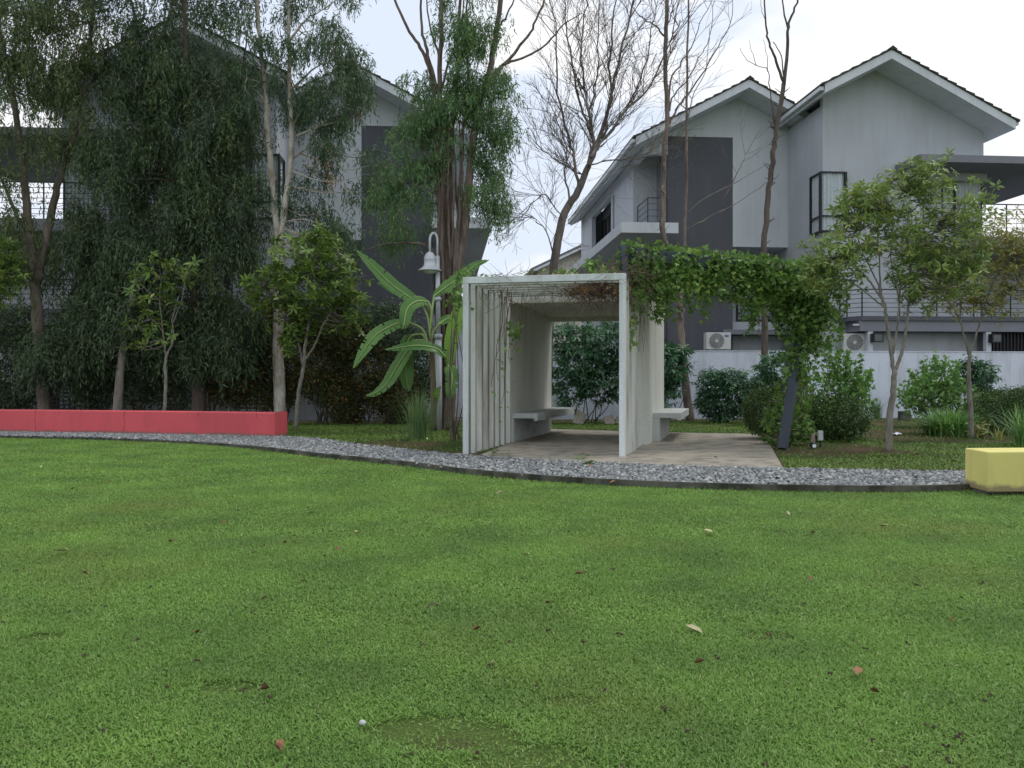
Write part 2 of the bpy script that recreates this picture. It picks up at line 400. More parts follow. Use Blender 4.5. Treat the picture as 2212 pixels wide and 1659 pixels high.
# path: a raised bed with a concrete kerb along the lawn
mb = MB(); vs = []
for i in range(NF): vs += [(frontc[i][0], frontc[i][1] + 0.06, 0.062), (backc[i][0], backc[i][1] + .02, 0.062)]
mb.add(vs, [(2 * i, 2 * i + 2, 2 * i + 3, 2 * i + 1) for i in range(NF - 1)]); tag(mb.build('path_bed', kerb_con), kind='structure')
mb = MB()
vs = []
for i in range(NF):
    x, y = frontc[i]; kt = 0.084 - 0.03 * min(1, max(0, (-3.5 - x) / 3)); vs += [(x, y, -0.02), (x, y, kt), (x, y + 0.05, kt), (x, y + 0.07, -0.02)]
mb.add(vs, [(4 * i + a, 4 * i + b, 4 * i + 4 + b, 4 * i + 4 + a) for i in range(NF - 1) for a, b in ((0, 1), (1, 2), (2, 3))])
tag(mb.build('path_kerb', kerb_con), kind='structure')
# pebbles
def pebbles():
    pos = []; 
    for i in range(NF - 1):
        fx, fy = (frontc[i] + frontc[i + 1]) / 2; bx, by = (backc[i] + backc[i + 1]) / 2
        seg = abs(frontc[i + 1][0] - frontc[i][0]); wid = by - fy - 0.1
        n = int(seg * 1.25 * wid * 600)
        t = rng.random(n); s = rng.random(n)
        x = (fx + (bx - fx) * t) + (s - .5) * seg * 1.3; y = fy + 0.09 + wid * t
        pos.append(np.stack([x, y], 1))
    pos = np.concatenate(pos); pos = pos[(pos[:, 0] < 4.93) | ((pos[:, 1] > 9.4 + 0.07 * (pos[:, 0] - 4.9)) & (pos[:, 0] < 6.3))]
    # relax: reject too-near stones on a grid
    keep = []; grid = {}; r = 0.035
    for p in pos:
        k = (int(p[0] // r), int(p[1] // r)); ok = True
        for a in (-1, 0, 1):
            for b in (-1, 0, 1):
                for q in grid.get((k[0] + a, k[1] + b), ()):
                    if (q[0] - p[0]) ** 2 + (q[1] - p[1]) ** 2 < r * r: ok = False; break
        if ok: grid.setdefault(k, []).append(p); keep.append(p)
    pos = np.array(keep)
    for i in range(0, NF):                                    # a tidy row along the kerb edge
        pass
    row = np.array([(x, np.interp(x, frontc[:, 0], frontc[:, 1]) + 0.075) for x in np.arange(-11.5, 4.9, 0.055)]); pos = np.concatenate([pos, row])
    n = len(pos); S, R = 8, 3
    T = [(0, 0, 1)]
    for i in range(1, R + 1):
        a = i / R * math.pi * 0.55
        for j in range(S): T.append((math.sin(a) * math.cos(2 * math.pi * j / S), math.sin(a) * math.sin(2 * math.pi * j / S), math.cos(a)))
    T = np.array(T); tri = np.array([[0, 1 + j, 1 + (j + 1) % S] for j in range(S)])
    quad = np.array([[1 + i * S + j, 1 + (i + 1) * S + j, 1 + (i + 1) * S + (j + 1) % S, 1 + i * S + (j + 1) % S] for i in range(R - 1) for j in range(S)])
    a = rng.random(n) * 6.28; sx = rng.uniform(0.022, 0.038, n); sy = sx * rng.uniform(0.55, 0.85, n); sz = rng.uniform(0.012, 0.026, n)
    X = T[None, :, 0] * sx[:, None]; Y = T[None, :, 1] * sy[:, None]; Zz = T[None, :, 2] * sz[:, None]
    tilt = rng.normal(size=(n, 2)) * 0.3
    V = np.stack([X * np.cos(a)[:, None] - Y * np.sin(a)[:, None] + pos[:, :1], X * np.sin(a)[:, None] + Y * np.cos(a)[:, None] + pos[:, 1:2],
                  Zz + 0.064 + X * tilt[:, :1] + Y * tilt[:, 1:]], 2).reshape(-1, 3)
    base = (np.arange(n) * len(T))[:, None, None]
    m, nn, l, b = newmat('river_pebble'); g = nn.new("ShaderNodeNewGeometry")
    r = ramp(nn, [(0, (0.10, 0.11, 0.115)), (0.5, (0.185, 0.20, 0.205)), (0.85, (0.27, 0.285, 0.285)), (1, (0.45, 0.45, 0.42))]); l.new(g.outputs['Random Per Island'], r.inputs[0])
    l.new(r.outputs[0], b.inputs['Base Color']); b.inputs['Roughness'].default_value = 0.6
    o = npmesh('pebbles', V, [(base + tri[None]).reshape(-1, 3), (base + quad[None]).reshape(-1, 4)], m, smooth=True)
    tag(o, kind='stuff', label='smooth grey river pebbles set in the curved path', cat='pebbles')
pebbles()

# ================================================================ LOW PAINTED WALLS
def wall_strip(mb, pts, th, z0, z1):
    """low wall following ground points; thickness goes away from the viewer"""
    n = len(pts); q = []
    for i, p in enumerate(pts):
        a = Vector(pts[max(i - 1, 0)]); b = Vector(pts[min(i + 1, n - 1)]); d = (b - a).normalized(); nn = Vector((-d.y, d.x))
        q += [(p[0], p[1], z0), (p[0], p[1], z1), (p[0] + nn.x * th, p[1] + nn.y * th, z1), (p[0] + nn.x * th, p[1] + nn.y * th, z0)]
    mb.add(q, [(4 * i + a, 4 * (i + 1) + a, 4 * (i + 1) + (a + 1) % 4, 4 * i + (a + 1) % 4)[::-1] for i in range(n - 1) for a in range(4)] + [(0, 1, 2, 3), tuple(4 * (n - 1) + k for k in (3, 2, 1, 0))])
rp = [(-17.5, 19.9), (-14.5, 19.6), (-11.4, 19.05), (-9.4, 18.65), (-7.4, 18.15), (-6.0, 17.75), (-4.80, 17.36)]
mb = MB(); s = [(p.x, p.y) for p in spline([(a, b, 0) for a, b in rp], 4)]
wall_strip(mb, s, 0.42, 0.0, 0.545)
rw = tag(mb.build('red_wall', red_paint, bevel=0.018), 'long low red painted wall behind the pebble path', 'garden wall')
crk = m_plain('crack_dark', (0.06, 0.012, 0.015), 0.9)
for dxx, nz_ in ((73, 9), (268, 9), (430, 3), (556, 3)):
    xs_ = [p[0] for p in s]; ys_ = [p[1] for p in s]; x_ = (dxx - 1106) * 18.3 / FOC; y_ = float(np.interp(x_, xs_, ys_)); x_ = (dxx - 1106) * y_ / FOC
    pts = []
    for i in range(nz_):
        px_ = x_ + rnd.gauss(0, .014); pts.append((px_, float(np.interp(px_, xs_, ys_)) + .001, 0.54 - i * (0.5 / 9)))
    mb = MB(); mb.tube(pts, [0.0035 + .002 * math.sin(i * 2) for i in range(nz_)], 4); mb.build('crack', crk, rw)
mb = MB()
wall_strip(mb, [(4.935, 9.38), (4.905, 8.84), (4.91, 8.83)], 0.0, 0, 0) if False else None
O = (4.91, 8.84); uu = (0.9975, 0.0705); vv = (0.055, 0.9985)
yw = empty('yellow_wall', (O[0], O[1], 0.02), 'low yellow painted wall at the right end of the pebble path', 'garden wall')
mb.frame_box(O, uu, vv, 0, 0, 0.045, 3.6, 0.5, 0.465); mb.build('wall_block', yel_paint, yw, bevel=0.014)
mb = MB(); mb.frame_box(O, uu, vv, 0.0, 0.03, -0.03, 3.6, 0.47, 0.043); mb.build('footing', kerb_con, yw)

# ================================================================ BOUNDARY WALL
bw = empty('boundary_wall', (0, 24.97, 0.05), 'long white plastered boundary wall in front of the grey houses', 'wall')
ang = math.atan(0.1); bu = (math.cos(ang), math.sin(ang)); bv = (-math.sin(ang), math.cos(ang))
BO = (0, 24.97)
vents = [(-12.9, -12.1), (-9.95, -9.15), (-7.9, -7.1), (-14.6, -13.9)]
def solid(mb, a0, a1, z0=0.0, z1=2.07): mb.frame_box(BO, bu, bv, a0, 0, z0, a1, 0.15, z1)
mb = MB(); cur = -22.0
for a0, a1 in sorted(vents):
    solid(mb, cur, a0); solid(mb, a0, a1, 0.0, 0.25); solid(mb, a0, a1, 1.15, 2.07); cur = a1
solid(mb, cur, 26.0); mb.build('wall_panel', bound_white, bw)
for a0, a1 in vents:
    mb = MB()
    for k in range(8):
        z = 0.28 + k * 0.11; mb.frame_box(BO, bu, bv, a0, 0.03, z, a1, 0.12, z + 0.05)
    mb.build('vent_louvre', wall_mid, bw)
mb = MB(); mb.frame_box(BO, bu, bv, -22, -0.02, 2.072, 26, 0.17, 2.10); mb.build('coping', bound_white, bw)

# dark bar fence at far left
fe = empty('bar_fence', (-12.5, 22.6, 0.06), 'dark vertical bar fence among the shrubs at the left edge', 'fence')
mb = MB()
for z in (0.35, 1.5): mb.bar((-15.5, 22.9, z), (-10.6, 22.4, z), 0.02)
mb.build('rail', rail_black, fe)
mb = MB()
for k in range(34):
    x = -15.5 + k * 0.1485; y = 22.9 - k * 0.0152; mb.bar((x, y, 0.06), (x, y, 1.72), 0.012)
mb.build('bars', rail_black, fe)

# ================================================================ SHELTER (concrete portal frames, walls, benches)
SX, SY = -0.762, 13.22
ua = math.atan2(-0.52, 2.444); U = (math.cos(ua), math.sin(ua)); V = (0.2535, 0.9673)
SO = (SX, SY); Wd = 2.5; TOP = 2.796; FL = 0.072
sh = empty('garden_shelter', (SX, SY, 0.06), 'white concrete garden shelter of square frames with walls and benches', 'shelter')
for k in range(7):
    s0 = 0.35 * k; s1 = s0 + (0.11 if k else 0.12)
    mb = MB(); 
    th = 0.095
    mb.frame_box(SO, U, V, 0, s0, 0.03, th, s1, TOP - 0.1); mb.frame_box(SO, U, V, Wd - th, s0, 0.03, Wd, s1, TOP - 0.1)
    mb.frame_box(SO, U, V, 0, s0, TOP - 0.1, Wd, s1, TOP)
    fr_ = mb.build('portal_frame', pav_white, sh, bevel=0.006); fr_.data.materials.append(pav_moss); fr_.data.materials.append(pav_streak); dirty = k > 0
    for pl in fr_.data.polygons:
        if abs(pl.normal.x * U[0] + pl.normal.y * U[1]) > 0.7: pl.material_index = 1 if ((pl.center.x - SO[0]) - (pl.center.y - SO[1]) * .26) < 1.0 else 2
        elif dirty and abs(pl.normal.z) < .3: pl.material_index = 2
S0, S1 = 2.45, 6.05
mb = MB(); mb.frame_box(SO, U, V, 0.0, S0, 0.03, 0.11, S1, 2.6); mb.build('side_wall', pav_cream, sh, bevel=0.006)
mb = MB(); mb.frame_box(SO, U, V, Wd - 0.05, S0, 0.03, Wd + 0.09, S1 - 0.2, 2.6); mb.build('side_wall', pav_cream, sh, bevel=0.006)
mb = MB(); mb.frame_box(SO, U, V, -0.003, S0 - 0.003, 2.602, Wd + 0.093, S1, 2.79); mb.build('roof_slab', pav_cream, sh, bevel=0.006)
# rear hanging lintel, seen against the garden
mb = MB(); mb.frame_box(SO, U, V, 0.11, S1 - 0.12, 2.5, Wd - 0.05, S1, 2.6); mb.build('rear_lintel', pav_cream, sh)
def bench(a0, a1, s0, s1, label):
    mb = MB(); mb.frame_box(SO, U, V, a0, s0, 0.51, a1, s1, 0.60)
    e0, e1 = (a1 - 0.07, a1) 
    mb.frame_box(SO, U, V, e0, s0, 0.465, e1, s1, 0.509)
    o = mb.build('bench', bench_con, sh, bevel=0.006); o['label'] = label; return o
bench(0.11, 0.60, S0 + 0.06, S1 + 0.1, 'bench inside the shelter against the left wall')
bench(Wd + 0.09, Wd + 0.60, S0 + 0.85, S1 + 0.05, 'bench on the outer side of the right wall')
mb = MB(); mb.frame_box(SO, U, V, Wd + 0.09, S0 + 0.85, 0.05, Wd + 0.22, S1 - 0.4, 0.509); mb.build('bench_support', bench_con, sh)
mb = MB(); mb.frame_box(SO, U, V, 0.11, S0 + 0.06, 0.05, 0.16, S1 - 0.5, 0.509); mb.build('bench_support', bench_con, sh)

def loc(a, s, z): return Vector((SO[0] + U[0] * a + V[0] * s, SO[1] + U[1] * a + V[1] * s, z))
# floor slab
slab = [G(1030, 985.5, FL), G(1150, 991.3, FL), G(1340, 1000.3, FL), G(1500, 1006.3, FL), G(1692, 1010.5, FL), G(1650, 937.5, FL), G(1420, 933.5, FL), G(1180, 926, FL), loc(0.1, S0, FL)]
mb = MB(); mb.extr([(p.x, p.y, FL) for p in slab], (0, 0, -0.1)); tag(mb.build('shelter_floor', floor_con), kind='structure')

# ================================================================ PERGOLA (leaning steel posts and beams)
pg = empty('steel_pergola', (4.56, 14.35, 0.06), 'dark blue grey steel pergola with a leaning post beside the shelter', 'pergola')
def sqbar(mb, a, b, w_, h_):
    a = Vector(a); b = Vector(b); d = (b - a).normalized(); s = d.cross(Vector((0, 0, 1)))
    s = s.normalized() if s.length > 0.05 else Vector((1, 0, 0)); t = s.cross(d)
    q = [p + s * (w_ / 2) * i + t * (h_ / 2) * j for p in (a, b) for i, j in ((-1, -1), (1, -1), (1, 1), (-1, 1))]
    mb.add(q, [(0, 3, 2, 1), (4, 5, 6, 7), (0, 1, 5, 4), (1, 2, 6, 5), (2, 3, 7, 6), (3, 0, 4, 7)])
A0 = P(1341, 545, 13.2); A1 = P(1752, 590, 15.4)
pb = G(1690, 971, 0.06)
mb = MB(); sqbar(mb, pb, A1 + Vector((0, 0, 0.05)), 0.12, 0.16); mb.build('leaning_post', steel_blue, pg)
mb = MB(); sqbar(mb, A0, A1, 0.10, 0.20); mb.build('beam', steel_blue, pg)
off = Vector((V[0], V[1], 0)) * 1.9
mb = MB(); sqbar(mb, A0 + off, A1 + off, 0.10, 0.20); mb.build('beam', steel_blue, pg)
mb = MB(); sqbar(mb, pb + off, A1 + off, 0.12, 0.16); mb.build('leaning_post', steel_blue, pg)
for k in range(6):
    q = A0 + (A1 - A0) * (0.02 + k * 0.19); mb = MB(); sqbar(mb, q + Vector((0, 0, -0.02)), q + off + Vector((0, 0, -0.02)), 0.05, 0.12); mb.build('cross_beam', steel_blue, pg)
mb = MB(); sqbar(mb, loc(Wd - 0.05, 0.35, TOP - 0.05), A0 + Vector((0.02, 0.0, 0.1)), 0.09, 0.09); mb.build('stub_post', steel_blue, pg)
mb = MB(); sqbar(mb, loc(Wd - 0.05, 2.5, TOP - 0.02), A0 + off + Vector((0, 0, 0.1)), 0.09, 0.09); mb.build('stub_post', steel_blue, pg)

# ================================================================ HOUSES
class HB(MB):
    def __init__(s, m=1): super().__init__(); s.m = m
    def build(s, *a, **k):
        if s.m < 0:
            s.v = [(-x, y, z) for x, y, z in s.v]; s.f = [tuple(reversed(f)) for f in s.f]
        return super().build(*a, **k)
def roof(h, m, L, R, y0, y1, ztop, sl=0.52):
    """gable roof: white slab with barge faces, stepped tile courses above, ridge cap, gutters"""
    def zz(x): return ztop - sl * abs(x)
    t = 0.28
    mb = HB(m); mb.extr([(-L, y0, zz(-L)), (0, y0, zz(0)), (R, y0, zz(R)), (R, y0, zz(R) - t), (0, y0, zz(0) - t), (-L, y0, zz(-L) - t)], (0, y1 - y0, 0))
    r = mb.build('roof', trim_white, h)
    mb = HB(m); cs = 0.3
    for side, W_ in ((-1, L), (1, R)):
        n = int((W_ + 0.12) / cs)
        c = (W_ + 0.12) / n
        for i in range(n):
            xa = side * i * c; xb = side * (i + 1) * c
            za = zz(xa) + 0.035; zb = zz(xb) + 0.085
            p = [(xa, za), (xb, zb - 0.0), (xb, zb - 0.07), (xa, za - 0.02)]
            q = [(x, y0 - 0.05, z) for x, z in p]
            mb.extr(q if side < 0 else q[::-1], (0, y1 - y0 + 0.1, 0))
    mb.build('roof_tiles', tile, r)
    mb = HB(m); mb.extr([(-0.16, y0 - 0.07, ztop + 0.0), (0, y0 - 0.07, ztop + 0.12), (0.16, y0 - 0.07, ztop + 0.0)], (0, y1 - y0 + 0.14, 0)); mb.build('ridge_cap', tile, r)
    for x in (-L - 0.14, R + 0.02):
        mb = HB(m); zg = zz(abs(x)) - 0.1
        mb.box(x, y0 + 0.05, zg - 0.02, x + 0.12, y1, zg + 0.1); mb.build('gutter', trim_white, r)
    return zz
def window(h, m, x0, x1, z0, z1, y, mx=(), mz=(), drape=True, grille=False):
    fr = HB(m); b = 0.045
    for a in (x0, x1 - b): fr.box(a, y - 0.12, z0, a + b, y, z1)
    fr.box(x0 + b, y - 0.12, z0, x1 - b, y, z0 + b); fr.box(x0 + b, y - 0.12, z1 - b, x1 - b, y, z1)
    for a in mx: fr.box(a - b / 2, y - 0.116, z0 + b, a + b / 2, y - 0.002, z1 - b)
    for a in mz: fr.box(x0 + b, y - 0.112, a - b / 2, x1 - b, y - 0.004, a + b / 2)
    if grille:
        n = int((x1 - x0) / 0.13); 
        for i in range(1, n): fr.box(x0 + i * (x1 - x0) / n - .008, y - 0.16, z0, x0 + i * (x1 - x0) / n + .008, y - 0.145, z1)
        n = int((z1 - z0) / 0.13)
        for i in range(1, n): fr.box(x0, y - 0.143, z0 + i * (z1 - z0) / n - .008, x1, y - 0.128, z0 + i * (z1 - z0) / n + .008)
    w_ = fr.build('window', frame_black, h)
    g = HB(m); g.box(x0 + b, y - 0.10, z0 + b, x1 - b, y - 0.095, z1 - b); g.build('pane', glass, w_)
    if drape:
        c = HB(m); n = max(6, int((x1 - x0) / 0.022)); vs = []
        for i in range(n + 1):
            x = x0 + b + (x1 - x0 - 2 * b) * i / n; yy = y - 0.045 + 0.026 * math.sin(i * 1.05) + 0.012 * math.sin(i * 0.37)
            vs += [(x, yy, z0 + b), (x, yy, z1 - b)]
        c.add(vs, [(2 * i, 2 * i + 2, 2 * i + 3, 2 * i + 1) for i in range(n)]); c.build('curtain', curtain, w_)
    else:
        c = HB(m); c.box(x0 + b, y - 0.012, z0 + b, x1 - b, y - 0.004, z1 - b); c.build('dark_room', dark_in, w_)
    return w_
def side_window(h, m, x, y0, y1, z0, z1, drape=False, sgn=-1, my=(), mz=()):
    """window on a wall whose face looks along sgn*x"""
    fr = HB(m); b = 0.045; xa, xb = sorted((x, x + sgn * 0.12))
    for a in (y0, y1 - b): fr.box(xa, a, z0, xb, a + b, z1)
    fr.box(xa, y0 + b, z0, xb, y1 - b, z0 + b); fr.box(xa, y0 + b, z1 - b, xb, y1 - b, z1)
    for a in my: fr.box(xa + .004, a - b / 2, z0 + b, xb - .004, a + b / 2, z1 - b)
    for a in mz: fr.box(xa + .007, y0 + b, a - b / 2, xb - .007, y1 - b, a + b / 2)
    w_ = fr.build('window', frame_black, h)
    g = HB(m); xs = sorted((x + sgn * 0.095, x + sgn * 0.10)); g.box(xs[0], y0 + b, z0 + b, xs[1], y1 - b, z1 - b); g.build('pane', glass, w_)
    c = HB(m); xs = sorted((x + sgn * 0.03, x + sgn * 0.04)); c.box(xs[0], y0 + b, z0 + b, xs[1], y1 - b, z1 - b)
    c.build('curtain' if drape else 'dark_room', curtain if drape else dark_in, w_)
    return w_
def railing(h, m, pts, z0, z1, nb=6, post=1.2, name='railing'):
    mb = HB(m); pts = [Vector(p).to_2d() for p in pts]
    for a, b in zip(pts[:-1], pts[1:]):
        L = (b - a).length; n = max(1, round(L / post))
        for i in range(n + 1):
            p = a + (b - a) * i / n; mb.bar((p.x, p.y, z0), (p.x, p.y, z1), 0.022)
        for j in range(nb):
            z = z0 + (z1 - z0) * (j + 1) / nb - 0.01; mb.bar((a.x, a.y, z), (b.x, b.y, z), 0.024 if j == nb - 1 else 0.011)
    return mb.build(name, rail_black, h)
ROT = math.atan(0.078)

def house_gable(name, px, py, m, label, rz=ROT):
    """three storey house with dark panel, hanging white bay, corner balcony and lean side ledge"""
    h = empty(name, (px, py, 0), label, 'house', 'grey gable houses', rz, True)
    zt = roof(h, m, 4.0, 2.45, -1.15, 14.5, 11.7)
    u = lambda x: zt(x) - 0.285
    mb = HB(m); mb.extr([(-3.5, 0, 9.33), (-2.6, 0, 9.33), (-2.6, 0, 9.99), (-0.2, 0, 9.99), (-0.2, 0, 6.04), (2.1, 0, 6.04), (2.1, 0, u(2.1)), (0, 0, u(0)), (-3.5, 0, u(3.5))], (0, 0.2, 0))
    mb.box(-0.2, 0.2, 6.04, 2.1, 1.25, 6.25); mb.box(1.9, 0.2, 6.25, 2.1, 1.25, 10.2)
    mb.box(-3.5, 0.2, 9.33, -3.3, 1.6, 9.58)
    wl = mb.build('wall', wall_light, h)
    wl['label'] = 'pale gable wall with hanging white bay'
    mb = HB(m); mb.box(-2.6, 0.02, 0, -0.2, 0.22, 9.985); o = mb.build('wall_panel', wall_dark, h); o['label'] = 'tall charcoal painted wall panel'
    # recessed lower wall and body
    mb = HB(m); mb.box(-0.198, 1.25, 0, 2.1, 1.45, 10.2); mb.box(1.9, 1.45, 0, 2.1, 14, 10.1)
    x0, x1 = -3.5, -3.3
    for y0, y1, z0, z1 in ((1.6, 5.2, 0, 9.57), (5.2, 5.6, 0, 7.0), (5.2, 5.6, 9.0, 9.57), (5.6, 5.95, 0, 9.57), (5.95, 10.8, 0, 6.7), (5.95, 10.8, 9.1, 9.57), (10.8, 14, 0, 9.57)):
        mb.box(x0, y0, z0, x1, y1, z1)
    mb.box(-3.3, 1.6, 0, -0.3, 1.8, 9.8); mb.box(-3.3, 13.8, 0, 1.9, 14, 10)
    mb.build('body_wall', wall_grey, h)
    mb = HB(m); mb.box(-2.9, 5.7, 6.4, -2.7, 11.2, 9.5); mb.box(-2.6, 0.23, 0, -2.4, 1.59, 9.3); mb.box(-3.28, 4.9, 6.4, -3.2, 5.65, 9.5)
    mb.build('inner_wall', wall_mid, h)
    side_window(h, m, -2.905, 8.3, 10.7, 6.8, 8.9, False, -1, (9.1, 9.9))
    side_window(h, m, -3.29, 5.22, 5.58, 7.02, 8.98, False, -1)
    # balcony ledge
    mb = HB(m); mb.box(-4.6, -1.5, 6.24, -2.62, 0.0, 6.6); mb.box(-4.6, 0.0, 6.24, -3.502, 13.5, 6.6); mb.box(-3.5, 0.0, 6.24, -2.602, 1.598, 6.45)
    mb.build('balcony_ledge', trim_white, h)
    railing(h, m, [(-2.65, -0.1), (-3.35, -0.1), (-3.35, 1.5)], 6.45, 7.75, 6, 1.3)
    # ground storey details
    window(h, m, 0.35, 1.75, 3.45, 5.0, 1.25, (1.05,), (), True, True)
    mb = HB(m); mb.box(-0.15, 0.95, 3.02, 1.88, 1.25, 3.38); mb.build('window_sill', trim_white, h)
    mb = HB(m); mb.box(-0.75, -0.6, 2.84, 1.9, 1.24, 3.01); mb.build('canopy', wall_mid, h)
    mb = HB(m); mb.box(-0.19, 0.6, 2.2, 1.85, 1.249, 2.838); mb.build('bay_wall', trim_white, h)
    mb = HB(m); mb.box(-3.3, 0.3, 2.7, -2.62, 1.58, 2.9); mb.box(-4.4, -0.5, 3.1, -3.52, 3.0, 3.3); mb.build('lower_ledge', wall_mid, h)
    window(h, m, -3.25, -2.7, 3.6, 5.2, 1.6, (), (), False)
    mb = HB(m); mb.box(-4.4, -0.3, 0, -3.52, 2.8, 3.1); mb.build('side_store', wall_grey, h)
    return h

def house_terrace(name, px, py, m, label, short=2.2, rz=ROT):
    """three storey house with corner window, slab canopy, roof terrace and carport"""
    h = empty(name, (px, py, 0), label, 'house', 'grey gable houses', rz, True)
    zt = roof(h, m, short, 4.15, -1.1, 14.5, 11.75)
    u = lambda x: zt(x) - 0.285
    xl = -(short - 0.42); xr = 3.78
    mb = HB(m); mb.extr([(xl, 0, 0), (xl + 0.0, 0, u(xl)), (0, 0, u(0)), (xr, 0, u(xr)), (xr, 0, 8.1), (2.3, 0, 8.1), (2.3, 0, 5.9), (xr, 0, 5.9), (xr, 0, 0)][::-1], (0, 0.2, 0))
    mb.box(xl, 0.2, 0, xl + 0.2, 14, 10.3); mb.box(xr - 0.2, 1.2, 0, xr, 14, 9.4); mb.box(xr - 0.2, 0.2, 0, xr, 1.2, 5.9); mb.box(xr - 0.2, 0.2, 8.1, xr, 1.2, 9.4)
    mb.box(2.1, 1.2, 5.9, xr - 0.2, 1.4, 8.1); mb.box(2.1, 0.2, 5.7, xr - .2, 1.2, 5.9); mb.box(xl + 0.2, 13.8, 0, xr - 0.2, 14, 9.5)
    mb.build('wall', wall_grey, h)
    window(h, m, xl - 0.12, xl + 0.78, 6.1, 8.08, 0, (xl + 0.72,), (6.62,), True)
    side_window(h, m, xl, 0.0, 0.78, 6.1, 8.08, True, -1, (), (6.62,))
    # right hand glazing under the canopy
    window(h, m, 2.32, 3.74, 5.92, 7.95, 0.12, (2.8,), (), True)
    # slab canopy
    mb = HB(m); mb.box(0.7, -1.5, 8.1, 7.2, -0.002, 8.33); mb.box(xr + 0.002, -0.002, 8.1, 7.2, 4.5, 8.33); mb.build('canopy', wall_mid, h)
    mb = HB(m); mb.box(1.0, -0.35, 5.8, 1.35, -0.01, 8.1); mb.build('column', trim_white, h)
    mb = HB(m); mb.box(1.36, -0.2, 7.85, xr, -0.003, 8.098); mb.build('canopy_beam', wall_grey, h)
    # upper terrace at the right
    mb = HB(m); mb.box(0.9, -1.3, 5.45, 8.0, -0.003, 5.8); mb.box(xr + 0.003, 0.0, 5.45, 8.0, 5, 5.8); mb.build('upper_terrace', wall_mid, h)
    railing(h, m, [(0.95, -1.25), (7.9, -1.25), (7.9, 4.9)], 5.8, 6.85, 7, 1.3)
    # first floor terrace over the carport
    mb = HB(m); mb.extr([(-1.25, -0.003, 3.12), (-1.25, -0.55, 3.12), (-0.95, -1.05, 3.12), (9.0, -1.05, 3.12), (9.0, -0.003, 3.12)], (0, 0, 0.14)); mb.build('terrace_edge', wall_dark, h)
    mb = HB(m); mb.box(-1.0, -0.98, 2.78, 9.0, -0.003, 3.118); mb.build('terrace_slab', wall_mid, h)
    railing(h, m, [(-1.22, -0.05), (-1.22, -0.55), (-0.95, -1.02), (9.0, -1.02)], 3.26, 4.12, 6, 1.25)
    for x in (-0.72, 3.25):
        mb = HB(m); mb.box(x, -0.95, 0, x + 0.17, -0.78, 2.78); mb.build('column', trim_white, h)
    mb = HB(m); mb.box(-1.2, -0.95, 2.96, 0.15, -0.9, 3.01); mb.build('pipe', trim_white, h)
    mb = HB(m); mb.box(-0.9, -0.08, 2.18, 3.5, -0.004, 2.775); mb.build('carport_lintel', wall_light, h)
    # grille gate at the right of the carport
    mb = HB(m)
    for i in range(34): mb.box(3.6 + i * 0.12, -0.6, 0.2, 3.63 + i * 0.12, -0.57, 2.76)
    mb.box(3.6, -0.55, 0.2, 7.7, -0.52, 2.77); mb.build('slatted_gate', frame_black, h)
    mb = HB(m); mb.box(3.8, 2.0, 0, 9, 2.2, 5.4); mb.build('carport_wall', wall_grey, h)
    for x in (-0.65, 3.3):
        mb = HB(m); mb.box(x, -1.18, 2.42, x + 0.32, -0.97, 2.7); f = mb.build('floodlight', frame_black, h)
        mb = HB(m); mb.box(x + 0.04, -1.19, 2.45, x + 0.28, -1.182, 2.66); mb.build('lens', ac_dark, f)
    return h

hg = house_gable('gable_house', 8.19, 31.0, 1, 'grey house with charcoal panel and hanging white bay right of the dead trunks')
ht = house_terrace('terrace_house', 12.03, 28.4, 1, 'rightmost grey house with curtained corner window and railed terraces')
h1 = house_gable('gable_house', -5.39, 29.5, -1, 'grey house with charcoal panel behind the tall eucalyptus clump')
h2 = house_terrace('terrace_house', -9.7, 25.9, -1, 'leftmost grey house almost hidden behind the dark weeping trees', short=2.95)

# a wall vent pipe on the roof of the right house
mb = MB(); mb.lathe((-3.2, 2.0, 10.1), [(0.0, 0.55), (0.09, 0.52), (0.09, 0.42), (0.06, 0.4), (0.06, 0.0)], 12); mb.build('vent_pipe', trim_white, hg)

# ---- houses of the next street (simple, far)
def far_house(px, py, w_, d_, hz, rz, label, tmat, wmat):
    h = empty('far_house', (px, py, 0), label, 'house', 'distant houses', rz, True)
    mb = MB(); mb.box(-w_ / 2, 0, 0, w_ / 2, d_, hz); mb.extr([(-w_ / 2, 0.01, hz), (0, 0.01, hz + w_ * 0.24), (w_ / 2, 0.01, hz)][::-1], (0, d_ - 0.02, 0)); mb.build('wall', wmat, h)
    mb = MB(); e = 0.5; s_ = 0.5
    for sd in (-1, 1):
        xo = sd * (w_ / 2 + e); zo = hz - e * 0.48
        q = [(0, -0.6, hz + w_ * 0.24 + 0.02), (xo, -0.6, zo + 0.02), (xo, -0.6, zo + 0.2), (0, -0.6, hz + w_ * 0.24 + 0.22)]
        mb.extr(q if sd > 0 else q[::-1], (0, d_ + 1.2, 0))
    r = mb.build('roof', tmat, h)
    mb = MB()
    for sd in (-1, 1):
        xo = sd * (w_ / 2 + e); zo = hz - e * 0.48
        q = [(0, -0.62, hz + w_ * 0.24 - 0.1), (xo, -0.62, zo - 0.1), (xo, -0.62, zo + 0.05), (0, -0.62, hz + w_ * 0.24 + 0.05)]
        mb.extr(q if sd > 0 else q[::-1], (0, 0.019, 0))
    mb.build('barge_board', trim_white, r)
    for x in (-w_ * 0.3, w_ * 0.12): window(h, 1, x, x + 1.3, hz - 2.2, hz - 0.9, -0.001, (x + 0.65,), (), True)
    return h
far_tile = m_plain('far_roof_tile', (0.30, 0.17, 0.13), 0.9, 0, 0.2, 3)
grey_tile = m_plain('far_roof_grey', (0.17, 0.17, 0.18), 0.9, 0, 0.2, 3)
cream = m_paint('far_cream_wall', (0.62, 0.60, 0.52), (0.45, 0.44, 0.38), 0.3)
